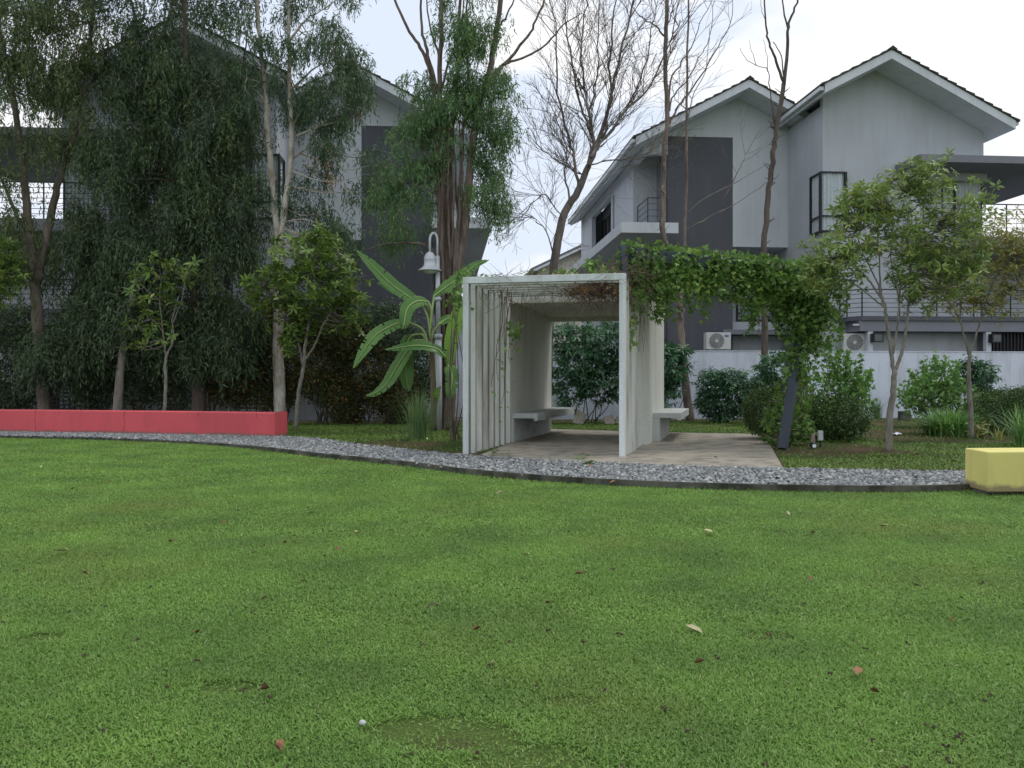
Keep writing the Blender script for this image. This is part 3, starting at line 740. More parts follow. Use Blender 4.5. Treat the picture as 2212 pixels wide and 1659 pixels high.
far_house(4.2, 54, 5.2, 12, 8.2, ROT, 'cream walled house seen through the gap behind the bare tree', grey_tile, cream)
far_house(3.1, 72, 5.5, 14, 9.0, ROT, 'farthest white house in the gap behind the bare tree', grey_tile, trim_white)
far_house(-26, 46, 12, 10, 5.2, 0.4, 'distant house with a brownish red roof beyond the left trees', far_tile, cream)
far_house(-41, 52, 14, 10, 6.0, 0.2, 'distant house with a brownish red roof at the far left edge', far_tile, cream)
far_house(27.5, 42, 8, 10, 5.0, 0.15, 'low neighbouring house with grey roof behind the right small tree', grey_tile, wall_grey)
# hill
hm = m_plain('hill_green', (0.10, 0.15, 0.17), 1, 0, 0.15, 0.02)
mb = MB(); n = 60
vs = []
for j in range(9):
    for i in range(n + 1):
        x = -900 + i * 20; e = math.sin(j / 8 * math.pi) ** 0.8
        vs.append((x, 650 + j * 40, e * (30 + 22 * math.sin(i * 0.21) + 9 * math.sin(i * 0.57 + 1))))
mb.add(vs, [(j * (n + 1) + i, j * (n + 1) + i + 1, (j + 1) * (n + 1) + i + 1, (j + 1) * (n + 1) + i) for j in range(8) for i in range(n)])
tag(mb.build('hill', hm, smooth=True), kind='structure')

# ================================================================ AIR CONDITIONERS
def aircon(x, y, z, rz, label, badge):
    a = empty('air_conditioner', (x, y, z), label, 'air conditioner', 'outdoor air conditioning units', rz, True)
    mb = MB(); mb.box(0, 0, 0.05, 0.84, 0.32, 0.62); mb.build('casing', ac_white, a, bevel=0.012)
    mb = MB(); mb.box(0.08, 0.02, 0, 0.16, 0.3, 0.048); mb.build('foot', ac_dark, a); mb = MB(); mb.box(0.68, 0.02, 0, 0.76, 0.3, 0.048); mb.build('foot', ac_dark, a)
    c = (0.35, -0.012, 0.335)
    mb = MB(); k = 28
    vs = [(c[0] + 0.26 * math.cos(6.2832 * i / k), -0.004, c[2] + 0.26 * math.sin(6.2832 * i / k)) for i in range(k)]; mb.add(vs, [tuple(range(k))]); g = mb.build('fan_grille', ac_dark, a)
    mb = MB()
    for r in np.linspace(0.05, 0.255, 9):
        pts = [(c[0] + r * math.cos(6.2832 * i / k), -0.016, c[2] + r * math.sin(6.2832 * i / k)) for i in range(k + 1)]; mb.tube(pts, 0.0045, 4)
    for i in range(12):
        t = 6.2832 * i / 12; mb.bar((c[0] + 0.05 * math.cos(t), -0.014, c[2] + 0.05 * math.sin(t)), (c[0] + 0.26 * math.cos(t), -0.014, c[2] + 0.26 * math.sin(t)), 0.004)
    mb.build('wire_guard', ac_white, g)
    mb = MB(); vs = [(c[0] + 0.055 * math.cos(6.2832 * i / 16), -0.022, c[2] + 0.055 * math.sin(6.2832 * i / 16)) for i in range(16)]; mb.extr(vs, (0, 0.01, 0)); mb.build('hub', ac_white, g)
    mb = MB()
    for i in range(9): mb.box(0.8405, 0.04, 0.12 + i * 0.05, 0.848, 0.28, 0.14 + i * 0.05)
    mb.build('side_fins', ac_dark, a)
    if badge:
        mb = MB(); vs = [(0.69 + 0.092 * math.cos(6.2832 * i / 24), -0.006, 0.505 + 0.036 * math.sin(6.2832 * i / 24)) for i in range(24)]; mb.extr(vs, (0, 0.004, 0)); b = mb.build('badge', logo_blue, a)
        cu = bpy.data.curves.new('t', 'FONT'); cu.body = "Carrier"; cu.size = 0.052; cu.align_x = 'CENTER'; cu.align_y = 'CENTER'; cu.extrude = 0.001; cu.shear = 0.3
        to = bpy.data.objects.new('t', cu); C.objects.link(to); dg = bpy.context.evaluated_depsgraph_get(); me = bpy.data.meshes.new_from_object(to.evaluated_get(dg)); bpy.data.objects.remove(to)
        me.transform(Matrix.Translation((0.69, -0.0085, 0.505)) @ Matrix.Rotation(math.radians(90), 4, 'X')); me.materials.clear(); me.materials.append(logo_white)
        lo = bpy.data.objects.new('lettering', me); C.objects.link(lo); lo.parent = b
    return a
q = P(1526, 758, 28.6); aircon(q.x, q.y, q.z, ROT, 'white air conditioner with blue badge beside the charcoal house wall', True)
q = P(1822, 762, 27.75); aircon(q.x, q.y, q.z, ROT - 0.25, 'white air conditioner under the terrace of the rightmost house', False)
mb = MB(); q = P(1510, 759, 28.5); mb.box(q.x, q.y, 0, q.x + 1.1, q.y + 0.55, q.z - 0.003)
tag(mb.build('equipment_plinth', wall_mid), 'grey plinth under the badged air conditioner behind the boundary wall', 'plinth')
mb = MB(); q = P(1806, 763, 27.6); mb.box(q.x, q.y, 0, q.x + 1.1, q.y + 0.7, q.z - 0.003)
tag(mb.build('equipment_plinth', wall_mid), 'grey plinth under the air conditioner below the terrace', 'plinth')

# ================================================================ STREET LAMP
lz = 19.6; lb = P(947, 905, lz)
lp = empty('garden_lamp', (lb.x, lb.y, 0.06), 'grey gooseneck garden lamp with bell shade beside the banana plant', 'lamp')
mb = MB(); pole = [Vector((lb.x, lb.y, 0.06)), Vector((lb.x, lb.y, 2.2))]; mb.tube([pole[0], (lb.x, lb.y, 1.0), pole[1]], [0.085, 0.085, 0.08], 16)
mb.tube([(lb.x, lb.y, 2.2), (lb.x - 0.02, lb.y, 4.05)], 0.055, 14)
mb.tube([(lb.x, lb.y, 2.15), (lb.x, lb.y, 2.26)], 0.095, 16); mb.tube([(lb.x - .02, lb.y, 3.02), (lb.x - .02, lb.y, 3.1)], 0.09, 16); mb.build('pole', lamp_metal, lp, True)
mb = MB(); arc = [(lb.x - 0.02, lb.y, 4.0)] + [(lb.x - 0.02 - 0.085 + 0.085 * math.cos(t), lb.y - 0.06 * (1 - math.cos(t)) / 2, 4.4 + 0.17 * math.sin(t)) for t in np.linspace(0, math.pi, 12)]
ex, ey = arc[-1][0], arc[-1][1]; arc.append((ex, ey, 4.1)); mb.tube(arc, 0.028, 10); mb.build('gooseneck', lamp_metal, lp, True)
mb = MB(); mb.lathe((ex, ey, 3.70), [(0.02, 0.44), (0.06, 0.42), (0.10, 0.385), (0.125, 0.33), (0.132, 0.28), (0.137, 0.27), (0.137, 0.25), (0.13, 0.24), (0.132, 0.17), (0.15, 0.11), (0.19, 0.065), (0.25, 0.03), (0.275, 0.015), (0.275, 0.0), (0.2, 0.0), (0.15, 0.02)], 32); mb.build('lamp_shade', lamp_metal, lp, True)
mb = MB(); mb.lathe((ex, ey, 3.63), [(0.0, 0.0), (0.08, 0.01), (0.14, 0.035), (0.17, 0.075)], 24); mb.build('diffuser', m_plain('milky_glass', (0.55, 0.58, 0.55), 0.3), lp, True)

# ================================================================ LAWN GRASS
grass_mat = m_leaf('lawn_grass', (0.118, 0.222, 0.044), (0.182, 0.310, 0.076), (0.36, 0.40, 0.20), 0.97, 0.4, 0.5, ((0.27, 0.34, 0.085), 0.45, 0.52))
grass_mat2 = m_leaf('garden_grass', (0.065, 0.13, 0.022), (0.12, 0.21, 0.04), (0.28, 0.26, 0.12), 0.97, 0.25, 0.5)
patches = [(P(955, 1593, 2.9).x, 2.80, 0.22), (P(1225, 1510, 3.1).x, 3.25, 0.12), (P(1090, 1655, 2.7).x, 2.66, 0.16)]
bare = [G(955, 1585, 0), G(1040, 1600, 0), G(860, 1580, 0), G(1150, 1650, 0), G(1230, 1520, 0), G(500, 1490, 0), G(1660, 1380, 0), G(90, 1380, 0)]
def smooth_field(x, y):
    return (np.sin(x * 1.7 + 1.3 * np.sin(y * 1.1)) + np.sin(y * 2.3 + 1.7 * np.sin(x * .9 + 2)) + 0.6 * np.sin(x * 5.1 + y * 3.7) + 0.5 * np.sin(x * 8.3 - y * 7.1)) / 3.1
def grass_band(lv, y0, y1, dens, L, W, xm=3.4, tilt=0.42, clip=None, z=0.0, x0=None, x1=None):
    xa = -0.62 * y1 - xm if x0 is None else x0; xb = 0.62 * y1 + xm if x1 is None else x1
    n = int((xb - xa) * (y1 - y0) * dens)
    x = rng.uniform(xa, xb, n); y = rng.uniform(y0, y1, n)
    keep = np.abs(x) < 0.62 * y + xm if x0 is None else np.ones(n, bool)
    if clip is not None: keep &= clip(x, y)
    if x0 is None: keep &= (np.abs(x) < 0.62 * y + 0.9) | (rng.random(n) < 0.5)
    f = smooth_field(x, y); keep &= rng.random(n) < np.clip(0.93 + 0.12 * f, 0.7, 1)
    for k, b in enumerate(bare):
        r = (0.16, 0.1, 0.09, 0.14, 0.07, 0.08, 0.09, 0.07)[k]
        keep &= ~(((x - b.x) ** 2 / 2.5 + (y - b.y) ** 2 < r * r * (0.5 + 0.8 * rng.random(n))) & (rng.random(n) < 0.82))
    x = x[keep]; y = y[keep]; f = f[keep]; n = len(x)
    az = rng.uniform(0, 2 * np.pi, n); el = np.abs(rng.normal(tilt, 0.35, n))
    d = np.stack([np.cos(az) * np.cos(el), np.sin(az) * np.cos(el), np.sin(el)], 1)
    up = np.stack([-np.sin(az), np.cos(az), rng.normal(0, 0.25, n)], 1)
    zz = np.full(n, z) + rng.uniform(0, 0.012, n)
    lv.add(np.stack([x, y, zz], 1), d, L * rng.uniform(0.55, 1.3, n) * (1 + 0.15 * f), W * rng.uniform(0.7, 1.3, n), nrm(up))
def before_path(x, y): return y < np.interp(x, frontc[:, 0], frontc[:, 1]) - 0.015
def behind_path(x, y):
    # outside of the slab and behind the path
    ok = y > np.interp(x, backc[:, 0], backc[:, 1]) + 0.03
    xr_ = 3.55 + (y - 11.24) * (5.29 - 3.55) / (18.0 - 11.24); xl_ = np.where(y < 13.2, -0.6, SO[0] + (y - SO[1]) * 0.262)
    yb = 20.1 - 2.1 * (x - 0.6) / 4.7
    ok &= ~((x > xl_) & (x < xr_ + 0.03) & (y < yb))
    return ok
lv = Leaves()
grass_band(lv, 1.9, 4.2, 36000, 0.019, 0.0046, clip=before_path)
grass_band(lv, 4.2, 6.5, 19000, 0.022, 0.0058, clip=before_path)
grass_band(lv, 6.5, 10.0, 8500, 0.026, 0.0082, clip=before_path)
grass_band(lv, 10.0, 19.0, 3800, 0.033, 0.012, clip=before_path)
tag(lv.build('lawn_grass', DIA, grass_mat), 'short green carpet grass of the open lawn', 'grass', kind='stuff')
lv = Leaves()
def garden_clip(x, y):
    f = smooth_field(x * 0.6 + 4, y * 0.7); soil = ((y > 22.6 + 0.1 * x) | ((np.abs(x + 1.9) < 1.6) & (y < 15.8)) | ((x > 4.2) & (x < 6.2) & (y < 15.8) & (y > 13.2)) | ((x > 7.0) & (y > 15.6)))
    return behind_path(x, y) & (~soil | (rng.random(len(x)) < 0.10)) & (f + rng.normal(0, 0.3, len(x)) > -0.55) & (y < 25 + 0.1 * x)
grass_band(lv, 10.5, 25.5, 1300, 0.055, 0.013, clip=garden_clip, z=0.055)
tag(lv.build('garden_grass', DIA, grass_mat2), 'thin shaded grass between the path and the boundary wall', 'grass', kind='stuff')
mb = MB()
for i in range(110):
    y = 2.4 * (9.0 / 2.4) ** rnd.random(); x = rnd.uniform(-.62, .62) * y
    if y > np.interp(x, frontc[:, 0], frontc[:, 1]) - .2: continue
    for k in range(rnd.randint(2, 5)):
        cx, cy, r = x + rnd.gauss(0, .008), y + rnd.gauss(0, .012), rnd.uniform(.003, .008); mb.lathe((cx, cy, .012), [(0, r * 1.3), (r * .8, r), (r, r * .2), (r, 0)], 5)
tag(mb.build('worm_casts', m_plain('worm_cast_soil', (0.07, 0.045, 0.035), 1.0, 0, .2)), 'tiny dark crumbs of soil scattered in the lawn', 'soil', kind='stuff')
# ragged tufts along the kerb
lv = Leaves(); n = 2600; x = rng.uniform(-13, 5.6, n); y = np.interp(x, frontc[:, 0], frontc[:, 1]) - np.abs(rng.normal(0, 0.025, n)) - 0.005
az = rng.uniform(0, 6.28, n); el = rng.uniform(0.5, 1.4, n); d = np.stack([np.cos(az) * np.cos(el), np.sin(az) * np.cos(el), np.sin(el)], 1)
lv.add(np.stack([x, y, np.zeros(n)], 1), d, rng.uniform(0.02, 0.06, n), rng.uniform(0.005, 0.009, n)); 
tag(lv.build('kerb_grass', DIA, grass_mat), 'longer grass fringe growing against the path kerb', 'grass', kind='stuff')

# ================================================================ TREES
bark_euc = m_bark('bark_grey_brown', (0.16, 0.14, 0.12), (0.30, 0.27, 0.23))
bark_white = m_bark('bark_white', (0.30, 0.24, 0.18), (0.62, 0.59, 0.53), 3.4, (1, 1, 0.45))
bark_dark = m_bark('bark_dark', (0.07, 0.055, 0.05), (0.15, 0.12, 0.10))
bark_red = m_bark('bark_reddish', (0.095, 0.06, 0.048), (0.21, 0.17, 0.145), 9, (1, 1, 0.12))
bark_dead = m_bark('bark_dead', (0.13, 0.10, 0.095), (0.30, 0.24, 0.20), 3.5)
bark_pale = m_bark('bark_pale', (0.17, 0.16, 0.135), (0.27, 0.25, 0.21), 8, (1, 1, 0.5))
leaf_dark = m_leaf('leaf_dark', (0.036, 0.062, 0.034), (0.075, 0.115, 0.060), (0.13, 0.17, 0.06), 0.96, 0.22)
leaf_olive = m_leaf('leaf_olive', (0.055, 0.085, 0.034), (0.105, 0.145, 0.06), (0.20, 0.22, 0.09), 0.96, 0.25)
leaf_mid = m_leaf('leaf_mid', (0.045, 0.085, 0.045), (0.085, 0.14, 0.07), (0.24, 0.16, 0.09), 0.975, 0.27)
leaf_fresh = m_leaf('leaf_fresh', (0.060, 0.12, 0.048), (0.12, 0.21, 0.09), (0.22, 0.26, 0.08), 0.95, 0.3)
leaf_broad = m_leaf('leaf_broad', (0.075, 0.135, 0.030), (0.15, 0.235, 0.055), (0.26, 0.30, 0.09), 0.90, 0.25, 0.4)
leaf_crown = m_leaf('leaf_crown', (0.115, 0.18, 0.048), (0.22, 0.30, 0.10), (0.30, 0.30, 0.09), 0.92, 0.3, 0.4)
leaf_yellowish = m_leaf('leaf_yellowish', (0.13, 0.15, 0.04), (0.24, 0.25, 0.08), (0.34, 0.24, 0.09), 0.93, 0.32, 0.4)
leaf_rust = m_leaf('leaf_rust', (0.03, 0.05, 0.022), (0.07, 0.085, 0.03), (0.20, 0.12, 0.035), 0.80, 0.2)
leaf_vine = m_leaf('leaf_vine', (0.065, 0.13, 0.035), (0.135, 0.24, 0.055), (0.26, 0.32, 0.07), 0.955, 0.32, 0.45)
leaf_umbrella = m_leaf('leaf_umbrella', (0.04, 0.10, 0.055), (0.085, 0.18, 0.095), (0.13, 0.22, 0.09), 0.95, 0.22, 0.35)
leaf_bright = m_leaf('leaf_bright', (0.08, 0.17, 0.05), (0.16, 0.30, 0.09), (0.30, 0.38, 0.12), 0.93, 0.35, 0.4)
leaf_hedge = m_leaf('leaf_hedge', (0.035, 0.075, 0.025), (0.075, 0.13, 0.04), (0.14, 0.20, 0.06), 0.92, 0.22)
leaf_brown = m_leaf('leaf_dead_brown', (0.13, 0.065, 0.03), (0.26, 0.15, 0.075), (0.40, 0.30, 0.16), 0.85, 0.1, 0.7)
leaf_banana = m_leaf('leaf_banana', (0.045, 0.125, 0.028), (0.10, 0.21, 0.055), None, 0.9, 0.3, 0.32)

def bough_centres(sk, blobs, nb, Z, per=7, drop=0.9, jit=0.10):
    """arching boughs: each leaves the stem, reaches a crown point and cascades down; returns leaf-clump centres and bough polylines"""
    tips = blobs_pts(blobs, nb, Z, 0.15); out = []; lines = []
    for t_ in tips:
        v = Vector(t_); q = nearest_on(sk, v); h = Vector((v.x - q.x, v.y - q.y, 0)); dd = h.length
        o = h.normalized() if dd > 0.05 else Vector((rnd.gauss(0, 1), rnd.gauss(0, 1), 0)).normalized()
        e = v + o * rnd.uniform(.15, .4) + Vector((0, 0, -drop * rnd.uniform(.5, 1.2)))
        s = spline([v - o * .35 - Vector((0, 0, .1)), v, v + o * .15 + Vector((0, 0, -.22)), e], 4); lines.append((q, s))
        L = len(s)
        for i in range(per):
            c = s[min(L - 1, int(i / per * L))]; out.append((c.x + rnd.gauss(0, jit), c.y + rnd.gauss(0, jit), c.z + rnd.gauss(0, jit)))
    return np.array(out), lines
def draw_boughs(mb, lines, frac=1.0, reach=2.2):
    for q, s in lines:
        if rnd.random() < frac:
            mb.tube(s, [0.009 - 0.006 * i / (len(s) - 1) for i in range(len(s))], 3, False)
            if (s[0] - q).length < reach: twig(mb, q, s[0], min(.035, .012 + .008 * (s[0] - q).length), 0.008, 0.08, 4, 4)
def tree(name, base, label, group=None, cat='tree'):
    return empty(name, base, label, cat, group)
def branches_to(mb, skel, pts, r0=0.018, r1=0.004, frac=1.0, sag=0.1):
    for p in pts:
        if rnd.random() > frac: continue
        v = Vector(p); q = nearest_on(skel, v); twig(mb, q, v, min(0.05, r0 * (0.6 + (v - q).length * 0.5)), r1, sag, 4, 3)

# --- E1: tall olive eucalyptus at the left edge
Z = 21.6; t = tree('eucalyptus_tree', (P(95, 905, Z).x, Z, 0.06), 'tall olive leaved eucalyptus with forked trunk at the left edge')
mb = MB(); sk = []
sk += limb(mb, [P(96, 908, Z), P(92, 800, Z), P(82, 700, Z), P(74, 610, Z)], 0.16, 0.125, 10, 6, 0.01)
sk += limb(mb, [P(74, 612, Z), P(60, 470, Z), P(48, 340, Z), P(25, 190, Z), P(0, 60, Z), P(-20, -140, Z)], 0.12, 0.03, 8, 5, 0.015)
sk += limb(mb, [P(76, 615, Z), P(98, 520, Z), P(120, 420, Z), P(150, 320, Z), P(186, 150, Z), P(212, -120, Z)], 0.125, 0.03, 8, 5, 0.015)
sk += limb(mb, [P(70, 560, Z), P(38, 470, Z), P(-8, 360, Z + .3), P(-60, 200, Z + .6)], 0.06, 0.02, 6, 4, 0.01)
bl = [(40, 40, 110, 110, 1.2, 3), (150, 60, 90, 110, 1.2, 3), (215, 120, 70, 100, 1.0, 2), (60, 200, 110, 90, 1.2, 2.6), (165, 215, 75, 60, 1.0, 1.6), (30, 330, 60, 70, 1, 1.1), (115, 290, 50, 45, .8, .8),
      (20, 430, 50, 60, .8, .8), (60, 540, 60, 45, .8, .6), (-60, 100, 120, 200, 1.5, 3), (100, -120, 260, 110, 1.5, 3), (130, 470, 30, 60, .6, .35), (70, 420, 40, 40, .6, .4)]
cen, ln_ = bough_centres(sk, bl, 135, Z, 7, .8); draw_boughs(mb, ln_)
mb.build('trunk', m_bark('bark_brown', (0.10, 0.085, 0.07), (0.20, 0.17, 0.135)), t, True)
lv = Leaves(); weeping(lv, cen, 5, 0.11, 0.55, 9, 0.15, 0.028); lv.build('crown', DIA, leaf_olive, t)

# --- E2: dense dark weeping eucalyptus
Z = 22.0; t = tree('eucalyptus_tree', (P(428, 905, Z).x, Z, 0.06), 'dense dark weeping eucalyptus hiding the leftmost house')
mb = MB(); sk = []
sk += limb(mb, [P(428, 910, Z), P(427, 780, Z), P(424, 640, Z), P(418, 500, Z), P(408, 300, Z), P(400, 100, Z), P(398, -140, Z)], 0.20, 0.03, 10, 5, 0.015)
sk += limb(mb, [P(420, 540, Z), P(395, 420, Z), P(350, 260, Z), P(300, 80, Z), P(270, -80, Z)], 0.09, 0.02, 8, 5, 0.015)
sk += limb(mb, [P(420, 560, Z), P(450, 440, Z), P(500, 300, Z), P(530, 120, Z)], 0.08, 0.02, 8, 5, 0.015)
bl = [(330, 130, 100, 110, 1.2, 3), (430, 110, 110, 110, 1.2, 3.2), (300, 260, 90, 110, 1.2, 3), (420, 270, 110, 110, 1.2, 3.6), (500, 250, 60, 100, 1.0, 1.8), (330, 400, 90, 80, 1.2, 2.2), (450, 430, 90, 70, 1.2, 2.2),
      (250, 370, 70, 80, 1, 1.6), (240, 480, 80, 80, 1, 2.2), (360, 520, 80, 70, 1, 1.6), (470, 530, 80, 90, 1.1, 2.6), (530, 450, 45, 90, .8, 1.2), (330, -60, 250, 110, 1.4, 4), (260, 580, 80, 50, .9, 1.3), (500, 640, 60, 60, .8, 1.0), (380, 620, 80, 40, .8, .8), (160, 590, 60, 60, .9, 1.0), (180, 500, 45, 60, .8, .7)]
cen, ln_ = bough_centres(sk, bl, 270, Z, 8, 1.0); draw_boughs(mb, ln_)
mb.build('trunk', bark_dark, t, True)
lv = Leaves(); weeping(lv, cen, 5, 0.12, 0.7, 9, 0.155, 0.031); lv.build('crown', DIA, leaf_dark, t)
sel = rng.random(len(cen) // 8 + 1) < .34; c3 = np.concatenate([cen[i * 8 + 4:i * 8 + 8] for i in range(len(cen) // 8) if sel[i]]); c3[:, 1] -= .15
lv = Leaves(); weeping(lv, c3, 4, 0.10, 0.6, 9, 0.15, 0.028); o = lv.build('crown', DIA, leaf_olive, t); o['label'] = 'lighter young drooping sprays'

# --- E2b: second dark tree with leaning trunk, lower foliage
Z = 21.0; t = tree('eucalyptus_tree', (P(252, 905, Z).x, Z, 0.06), 'slim leaning trunk with dark low foliage between the two left eucalyptus')
mb = MB(); sk = limb(mb, [P(252, 912, Z), P(258, 820, Z), P(268, 730, Z), P(276, 680, Z), P(290, 620, Z)], 0.12, 0.05, 8, 5, 0.01)
bl = [(200, 660, 80, 60, .8, 1.6), (300, 680, 90, 50, .8, 1.2), (150, 740, 90, 50, .8, 1.2), (390, 720, 70, 60, .8, .9), (500, 720, 50, 70, .7, .8), (300, 560, 70, 60, .8, 1)]
cen, ln_ = bough_centres(sk, bl, 95, Z + .5, 7, .7); draw_boughs(mb, ln_, 1, 1.0)
mb.build('trunk', bark_euc, t, True)
lv = Leaves(); weeping(lv, cen, 6, 0.14, 0.6, 9, 0.16, 0.033); lv.build('crown', DIA, leaf_dark, t)

# --- E3: white barked eucalyptus
Z = 21.8; t = tree('eucalyptus_tree', (P(603, 905, Z).x, Z, 0.06), 'white barked eucalyptus with two pale stems behind the red wall end')
mb = MB(); sk = []
sk += limb(mb, [P(605, 905, Z), P(604, 860, Z), P(601, 760, Z), P(603, 660, Z), P(606, 580, Z), P(603, 540, Z)], 0.155, 0.115, 12, 5, 0.006)
sk += limb(mb, [P(603, 545, Z), P(598, 490, Z), P(592, 440, Z), P(585, 360, Z), P(576, 270, Z), P(575, 200, Z), P(563, 110, Z), P(556, 20, Z), P(548, -150, Z)], 0.105, 0.04, 10, 5, 0.008)
sk += limb(mb, [P(604, 545, Z - .02), P(611, 480, Z - .05), P(622, 400, Z - .1), P(629, 320, Z - .1), P(628, 240, Z - .1), P(624, 120, Z), P(622, -140, Z)], 0.10, 0.035, 10, 5, 0.008)
for a, b in (((629, 345), (700, 320)), ((628, 300), (770, 265)), ((578, 230), (530, 190)), ((625, 200), (720, 130)), ((560, 100), (480, 60)), ((624, 90), (700, 20)), ((627, 280), (690, 200))):
    A = P(*a, Z); B = P(*b, Z + rnd.uniform(-.6, .6)); sk += limb(mb, [A, (A + B) / 2 + Vector((0, 0, 0.15)), B], 0.035, 0.01, 6, 4, 0.012)
bl = [(560, 60, 70, 80, 1, 1.6), (660, 60, 90, 90, 1.1, 2.4), (720, 110, 70, 80, 1, 1.9), (640, 180, 60, 60, .9, 1.1), (760, 160, 50, 60, .8, .9), (700, 230, 70, 55, .9, 1.5), (745, 290, 50, 60, .8, .7), (690, 330, 45, 50, .7, .6), (520, 190, 50, 80, .8, 1),
      (650, 420, 45, 60, .7, .8), (700, 470, 50, 55, .7, 1.0), (640, -80, 200, 80, 1.2, 2.5), (480, 60, 50, 70, .9, 1.1), (560, 400, 30, 50, .5, .35), (810, 420, 45, 50, .7, .55), (740, 500, 50, 40, .7, .8), (800, 330, 35, 40, .6, .35)]
cen, ln_ = bough_centres(sk, bl, 125, Z, 6, .55, .08); draw_boughs(mb, ln_)
mb.build('trunk', bark_white, t, True)
lv = Leaves(); weeping(lv, cen, 5, 0.09, 0.5, 9, 0.145, 0.027); lv.build('crown', DIA, leaf_mid, t)
lv = Leaves(); weeping(lv, np.array([P(703, 330, Z - .3), P(712, 375, Z - .3), P(735, 385, Z - .3), P(690, 350, Z - .3)]), 6, 0.12, 0.4, 6, 0.13, 0.026); lv.build('dead_leaves', DIA, leaf_brown, t)

# --- E4: multi stem eucalyptus beside the shelter
Z = 19.8; t = tree('eucalyptus_tree', (P(963, 932, Z).x, Z, 0.06), 'many stemmed eucalyptus with fresh green leaves behind the lamp')
mb = MB(); sk = []
def L_(pts, r0, r1, s=8): 
    global sk
    sk += limb(mb, [P(a, b, Z + (c[0] if c else 0)) for a, b, *c in pts], r0, r1, s, 5, 0.012)
L_([(966, 934), (970, 870), (972, 780), (976, 690)], 0.17, 0.13, 12)
L_([(980, 700), (988, 600), (1004, 480), (1020, 320), (1040, 220), (1057, 150), (1074, 60), (1090, -120)], 0.12, 0.05)
L_([(955, 930), (950, 800), (950, 650), (954, 520), (957, 420), (962, 330)], 0.10, 0.07)
L_([(958, 700), (952, 520), (946, 380), (948, 250), (952, 120), (956, -100)], 0.09, 0.045)
L_([(972, 700), (970, 560), (972, 430), (976, 300), (985, 180), (990, 60), (1000, -100)], 0.08, 0.03)
L_([(985, 700), (994, 560), (996, 440), (1000, 330), (1010, 200)], 0.07, 0.02)
L_([(965, 640), (963, 500), (966, 380), (968, 280)], 0.05, 0.02, 6)
for kk in range(9):
    x0_ = 944 + kk * 6.2; L_([(955 + kk * 3, 760), (x0_ + rnd.uniform(-4, 4), 600, rnd.uniform(-.25, .1)), (x0_ + rnd.uniform(-6, 6), 430, rnd.uniform(-.2, .2)), (x0_ + rnd.uniform(-10, 10), 250 + rnd.uniform(-60, 90))], rnd.uniform(.035, .06), .015, 7)
L_([(948, 260), (930, 160), (909, 103), (880, 60), (846, -20), (835, -80)], 0.05, 0.02)
L_([(947, 200), (925, 120), (912, 60), (905, -60)], 0.05, 0.02)
L_([(957, 190), (965, 150), (985, 90), (998, 40), (1004, -60)], 0.035, 0.012, 6)
L_([(948, 120), (930, 60), (918, -40)], 0.03, 0.012, 6)
L_([(1050, 180), (1075, 150), (1097, 131), (1130, 90), (1149, 63), (1175, 0), (1190, -70)], 0.05, 0.018)
L_([(1085, 140), (1120, 128), (1166, 106), (1200, 75), (1220, 51), (1257, 29)], 0.032, 0.01, 6)
L_([(1072, 70), (1090, 40), (1110, 0), (1120, -60)], 0.03, 0.012, 6)
L_([(1030, 280), (1015, 190), (1008, 100), (1010, 0), (1015, -80)], 0.04, 0.015, 6)
L_([(950, 560), (920, 530), (880, 524), (830, 528), (790, 540)], 0.035, 0.012, 6)
bl = [(915, 190, 45, 60, .6, 1.2), (950, 250, 40, 60, .6, .9), (1005, 120, 36, 95, .6, 1.9), (1035, 60, 36, 70, .6, 1.0), (1030, 220, 45, 60, .6, 1.1), (1080, 170, 30, 40, .45, .5), (1075, 250, 36, 45, .5, .7), (1065, 330, 42, 50, .55, 1.3), (1050, 410, 32, 50, .5, .9), (985, 30, 40, 50, .6, .8),
      (905, 270, 40, 50, .6, .8), (990, 210, 40, 50, .6, .8), (880, 360, 55, 55, .7, .8), (830, 420, 45, 50, .7, .7), (890, 440, 45, 50, .6, .6), (850, 500, 45, 40, .6, .5), (1000, -70, 90, 60, .9, 1.2), (930, 330, 30, 40, .5, .4)]
cen, ln_ = bough_centres(sk, bl, 120, Z, 6, .5, .07); draw_boughs(mb, ln_)
mb.build('trunk', bark_red, t, True)
lv = Leaves(); weeping(lv, cen, 6, 0.085, 0.42, 9, 0.13, 0.024); lv.build('crown', DIA, leaf_fresh, t)

# --- bare trees --------------------------------------------------
def twigs_grow(mb, start, d, length, r, depth, seg=5, up=0.16, wob=0.16, kids=3, taper=0.45, spread=0.5):
    p = Vector(start); d = Vector(d).normalized(); pts = [p.copy()]
    for i in range(seg):
        d = (d + Vector((rnd.gauss(0, wob), rnd.gauss(0, wob), rnd.gauss(0, wob) + up * 0.5))).normalized(); p = p + d * (length / seg); pts.append(p.copy())
    mb.tube(pts, [max(0.0042, r * (1 - (1 - taper) * i / seg)) for i in range(seg + 1)], 5 if r > 0.02 else 4 if r > .008 else 3, False)
    if depth <= 0: return
    for k in range(kids):
        f = rnd.uniform(0.2, 0.98); i = min(seg - 1, int(f * seg)); q = pts[i] + (pts[i + 1] - pts[i]) * (f * seg - i)
        dd = (pts[i + 1] - pts[i]).normalized(); o = dd.orthogonal().normalized(); o.rotate(Matrix.Rotation(rnd.uniform(0, 6.28), 3, dd).to_quaternion())
        nd = (dd + o * rnd.uniform(0.6, 1.4) * spread).normalized()
        twigs_grow(mb, q, nd, length * rnd.uniform(0.4, 0.72) * (1.1 - 0.3 * f), r * rnd.uniform(0.42, 0.62), depth - 1, max(3, seg - 1), up, wob * 1.05, kids, taper, spread)
Z = 23.6; t = tree('bare_tree', (P(1188, 910, Z).x, Z, 0.06), 'leafless fan shaped tree standing behind the shelter')
